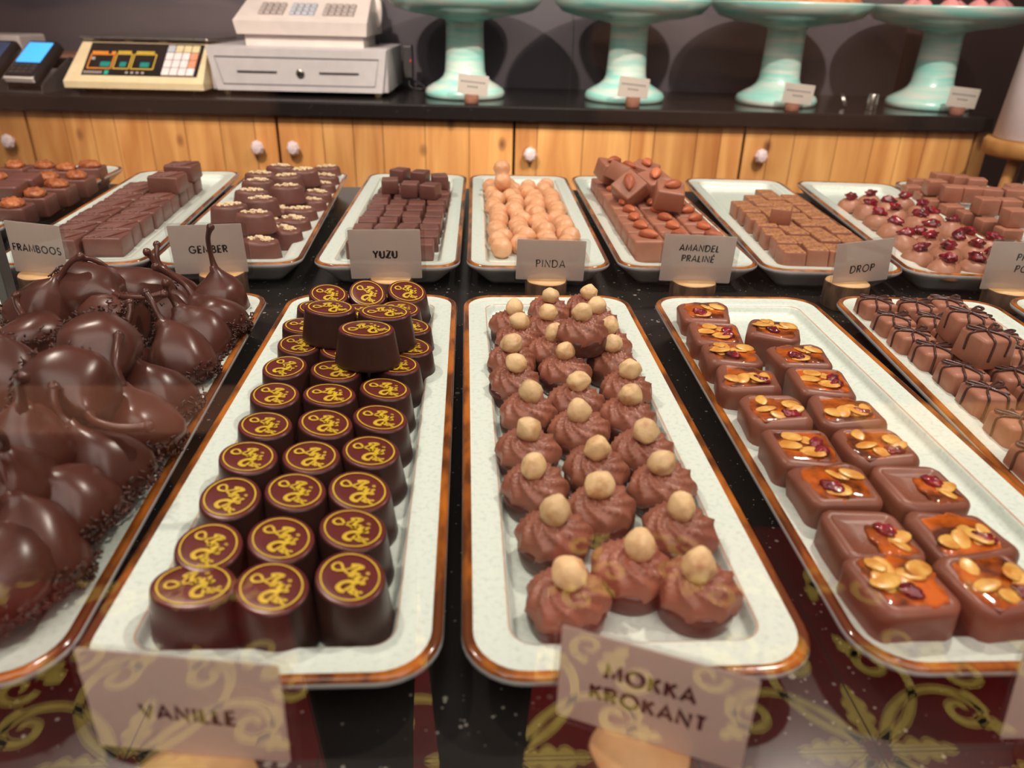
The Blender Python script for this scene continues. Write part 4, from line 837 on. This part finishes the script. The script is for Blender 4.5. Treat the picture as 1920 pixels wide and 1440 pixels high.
# cake stands
STP = [(.090, 0), (.094, .003), (.0955, .012), (.091, .020), (.078, .028), (.062, .037), (.052, .046), (.0475, .058), (.0460, .08), (.0445, .12), (.0435, .160), (.046, .168), (.075, .174), (.120, .180), (.160, .191), (.176, .207), (.181, .217), (.1815, .221), (.178, .2215), (.170, .213), (.150, .198), (.10, .193), (.0005, .192)]
STM = MB().add(*lathe(STP, 64)).mesh('cake_stand', MINT)
SX = [((872, 178), 'left of four mint cake stands, beside the till'), ((1170, 182), 'second mint cake stand from the till'), ((1454, 187), 'third mint cake stand from the till, carrying a crumbly tart'), ((1738, 193), 'rightmost mint cake stand, carrying pink meringues')]
CDX = [(887, 159, 884), (1188, 164, 1189), (1497, 176, 1489), (1806, 183, 1801)]
stands = []
for i, ((px, py), lab) in enumerate(SX):
    d = .175; u, z = back(px, py, d); stands.append((u, d)); tag(obj('cake_stand', STM, None, BK(u, d, CT), (0, 0, i*1.3)), lab, 'cake stand', 'mint cake stands')
    cx, cy, lx = CDX[i]; u2, z2 = back(cx, cy, .035); u3, _ = back(lx, cy, .035)
    wh = ('first', 'second', 'third', 'fourth')[i]+' cake stand from the till'
    P = BK(u2, .035, z2); t = card('small white card in front of the '+wh, P, .068, .042, 5, -2, 0, [], slv=False, grp='small cards at the cake stands')
    b = MB()
    for k, n_ in enumerate((9, 4)):
        for j in range(n_): b.add(*box((j-n_/2)*.0062, (j-n_/2)*.0062+.0048, .004-.010*k, .0075-.010*k, .0004, .0007), smooth=False)
    obj('small_print', b.mesh('small_print', INKG), t.children[0])
    zt_ = z2-.021
    tl = thing('log_slice', 'little brown log holding the card of the '+wh, 'card holder', BK(u3, .036, CT), (0, 0, BR), 'little logs at the cake stands')
    obj('bark', MB().add(*lathe([(.0150, 0), (.016, .002), (.016, max(.012, zt_-CT)), (.0001, max(.0125, zt_-CT+.0005))], 20)).mesh('bark', BROWNL), tl)
u, d = stands[2]
tag(obj('crumble_tart', MB().add(*lathe([(.12, 0), (.148, .004), (.152, .02), (.14, .03), (.06, .034), (.0005, .034)], 48, fn=lambda p, a: p+noise.noise_vector(p*60)*.004)).mesh('crumble_tart', CRUST), None, BK(u, d, CT+.2035)), 'golden crumbly tart on the third cake stand', 'tart')
u, d = stands[3]
MR = MB().add(*lathe([(.028, 0), (.032, .006), (.026, .018), (.015, .030), (.001, .040)], 20, fn=lambda p, a: Vector((p.x*(1+.12*math.sin(6*a+p.z*90)), p.y*(1+.12*math.sin(6*a+p.z*90)), p.z)))).mesh('meringue', PINKC)
for i, (a, r, lab) in enumerate([(-150, .105, 'leftmost in the front ring'), (-118, .108, 'second from left in the front ring'), (-88, .11, 'middle of the front ring'), (-58, .108, 'second from right in the front ring'), (-28, .105, 'rightmost in the front ring'), (-90, .035, 'at the centre'), (120, .10, 'at the back left'), (60, .10, 'at the back right')]):
    p = BK(u+r*math.cos(R(a)), d+r*math.sin(R(a)), CT+(.1985 if r > .08 else .1935)); tag(obj('meringue', MR, None, p, (0, 0, i)), 'pink meringue on the rightmost cake stand, '+lab, 'meringue', 'pink meringues')
u, d = stands[1]
CKE = MB().add(*bbox(-.02, .02, -.02, .02, 0, .03, .006)).mesh('pink_cake', mat('pink_cake', (200, 110, 104), (186, 96, 92), 60, .6))
for i, a in enumerate((-170, -140, -40)): tag(obj('pink_cake', CKE, None, BK(u+.115*math.cos(R(a)), d+.115*math.sin(R(a)), CT+.1975), (0, 0, i)), 'small pink cake on the second cake stand, '+('far left', 'front left', 'front right')[i], 'cake', 'small pink cakes')
u, z = back(1632, 205, .09); t = bthing('metal_shaker', 'small shiny metal cylinder between third and fourth cake stands', 'shaker', u, .09, CT)
obj('body', MB().add(*lathe([(.0115, 0), (.012, .002), (.012, .034), (.011, .036), (.0001, .0362)], 24)).mesh('body', STEEL), t)
u, z = back(1587, 192, .12); tag(obj('tongs', MB().add(*tube([(-.006, .02, .035), (0, 0, .004)], .0035, 8)).add(*tube([(-.003, .02, .036), (.004, 0, .004)], .003, 8)).mesh('tongs', STEEL), None, BK(u, .13, CT), (0, 0, BR)), 'slim steel tongs standing right of the third cake stand', 'tongs')
# stool with white shade at the right
q = vp(1944, 262, 1.62)
t = thing('wooden_stool', 'round honey-wood stool with metal leg right of the back counter', 'stool', (q.x, q.y, -.9))
zs = q.z+.9
obj('seat', MB().add(*lathe([(.0005, zs-.034), (.088, zs-.034), (.096, zs-.028), (.097, zs-.006), (.092, zs), (.0005, zs)], 48)).mesh('seat', STOOLW), t)
for k, a in enumerate((200, 320, 80)):
    d = Vector((math.cos(R(a)), math.sin(R(a)), 0)); obj('leg', MB().add(*tube([d*.05+Vector((0, 0, zs-.03)), d*.16], .011, 12)).mesh('leg', STOOLW), t)
obj('metal_stem', MB().add(*tube([(-.030, -.045, zs-.034), (-.035, -.045, .02)], .006, 10)).mesh('metal_stem', STEEL), t)
tag(obj('white_pot', MB().add(*lathe([(.078, 0), (.082, .003), (.070, .20), (.068, .21), (.064, .205), (.070, .01), (.0005, .008)], 48)).mesh('white_pot', LINEN), None, (q.x, q.y, q.z)), 'tall white tapering pot standing on the wooden stool', 'pot')

# ------------------------------------------------------------------ customer side: what the glass pane reflects
for lab, x0, x1, zb, zt_, bm_ in (('low dark wooden bench on the left of the customer side', -1.5, -.5, -.515, -.497, BROWNL), ('low wooden bench with deep front on the right of the customer side', .82, 1.8, -.64, -.54, STOOLW)):
    t = thing('wooden_bench', lab, 'bench', ((x0+x1)/2, -1.2, -.9), (0, 0, 0), 'benches of the customer side'); hw = (x1-x0)/2
    obj('seat', MB().add(*bbox(-hw, hw, -.10, .10, zb+.9, zt_+.9, .004)).mesh('seat', bm_), t)
    for sx in (-1, 1): obj('leg', MB().add(*bbox(sx*(hw-.08)-.02, sx*(hw-.08)+.02, -.08, .08, 0, zb+.9, .003)).mesh('leg', STOOLW), t)
def skin(name, V, E, rad, mats, parent, root=0, sub=1):
    me = bpy.data.meshes.new(name); me.from_pydata(V, E, []); o = obj(name, me, parent)
    for m_ in mats: me.materials.append(m_)
    o.modifiers.new('skin', 'SKIN'); me.skin_vertices.new() if not me.skin_vertices else None
    for i, r_ in enumerate(rad): me.skin_vertices[0].data[i].radius = (r_, r_)
    me.skin_vertices[0].data[root].use_root = True
    s_ = o.modifiers.new('subdivision', 'SUBSURF'); s_.levels = sub; s_.render_levels = sub
    return o
CLOTH = mat('dark_clothing', (34, 32, 38), (28, 26, 32), 60, .9); SKINM = mat('skin_tone', (196, 146, 118), (186, 134, 106), 60, .5); HAIR = mat('brown_hair', (60, 42, 32), (48, 34, 26), 90, .6)
t = thing('person', 'person in dark clothes standing at the glass, both hands raised to take the picture', 'person', (-.05, -.36, -.9))
V = [(0, 0, .92), (0, -.01, 1.08), (0, -.02, 1.24), (0, -.02, 1.38), (0, 0, 1.47), (0, .02, 1.53), (0, .02, 1.63)]; E = [(i, i+1) for i in range(6)]; rad = [.125, .12, .13, .115, .055, .06, .085]
for s_ in (-1, 1):
    n = len(V); V += [(s_*.062, 0, .84), (s_*.0585, .005, .62), (s_*.058, .0, .46), (s_*.06, -.03, .26), (s_*.06, -.04, .07), (s_*.065, .09, .03)]; E += [(0, n)]+[(n+i, n+i+1) for i in range(5)]; rad += [.08, .060, .050, .044, .034, .03]
    n = len(V); V += [(s_*.17, -.02, 1.40), (s_*.25, .02, 1.19), (s_*.17+.02, .20, 1.09), (s_*.115+.04, .305, 1.115)]; E += [(3, n), (n, n+1), (n+1, n+2), (n+2, n+3)]; rad += [.055, .043, .036, .027]
body = skin('clothed_body', V, E, rad, [CLOTH], t, 0, 2)
for s_ in (-1, 1):
    b0 = Vector((s_*.115+.04, .305, 1.115)); V = [b0, b0+Vector((-s_*.012, .03, .012)), b0+Vector((-s_*.018, .048, .02))]; E = [(0, 1), (1, 2)]; rad = [.024, .026, .022]
    for k in range(4):
        n = len(V); q_ = V[1]+Vector((-s_*.008, .010, .022-.017*k)); L_ = (.028, .032, .030, .023)[k]
        V += [q_, q_+Vector((-s_*L_*.7, .012, .003)), q_+Vector((-s_*L_*1.35, -.004, .003)), q_+Vector((-s_*L_*1.6, -.020, .002))]; E += [(1, n), (n, n+1), (n+1, n+2), (n+2, n+3)]; rad += [.0095, .0088, .0082, .007]
    n = len(V); V += [V[0]+Vector((-s_*.016, -.004, .012)), V[0]+Vector((-s_*.040, -.012, .020)), V[0]+Vector((-s_*.060, -.010, .020))]; E += [(0, n), (n, n+1), (n+1, n+2)]; rad += [.011, .0095, .008]
    skin('hand', V, E, rad, [SKINM], t, 0, 1)
hd = obj('head', MB().add(*blob(.078, .098, .118, .04, 1.2, 3, 24, 16), M=Matrix.Translation((0, .03, 1.66))).add(*blob(.014, .022, .024, .05), M=Matrix.Translation((0, .128, 1.65))).add(*blob(.010, .02, .032, .05), M=Matrix.Translation((-.08, .03, 1.655))).add(*blob(.010, .02, .032, .05), M=Matrix.Translation((.08, .03, 1.655))).mesh('head', SKINM), t)
multi('eye', BLACKP, hd, [([(x*1+sx*.03, y+.115, z+1.675) for x, y, z in V_], F_) for sx in (-1, 1) for V_, F_ in [blob(.011, .009, .006, 0)]], True)
part('mouth', mat('lips', (150, 80, 74)), hd, ([(x, y+.118, z+1.605) for x, y, z in blob(.022, .008, .006, 0)[0]], blob(.022, .008, .006, 0)[1]), True)
obj('hair', MB().add(*blob(.088, .104, .105, .08, 2, 5, 24, 16), M=Matrix.Translation((0, .008, 1.695))).mesh('hair', HAIR), t)
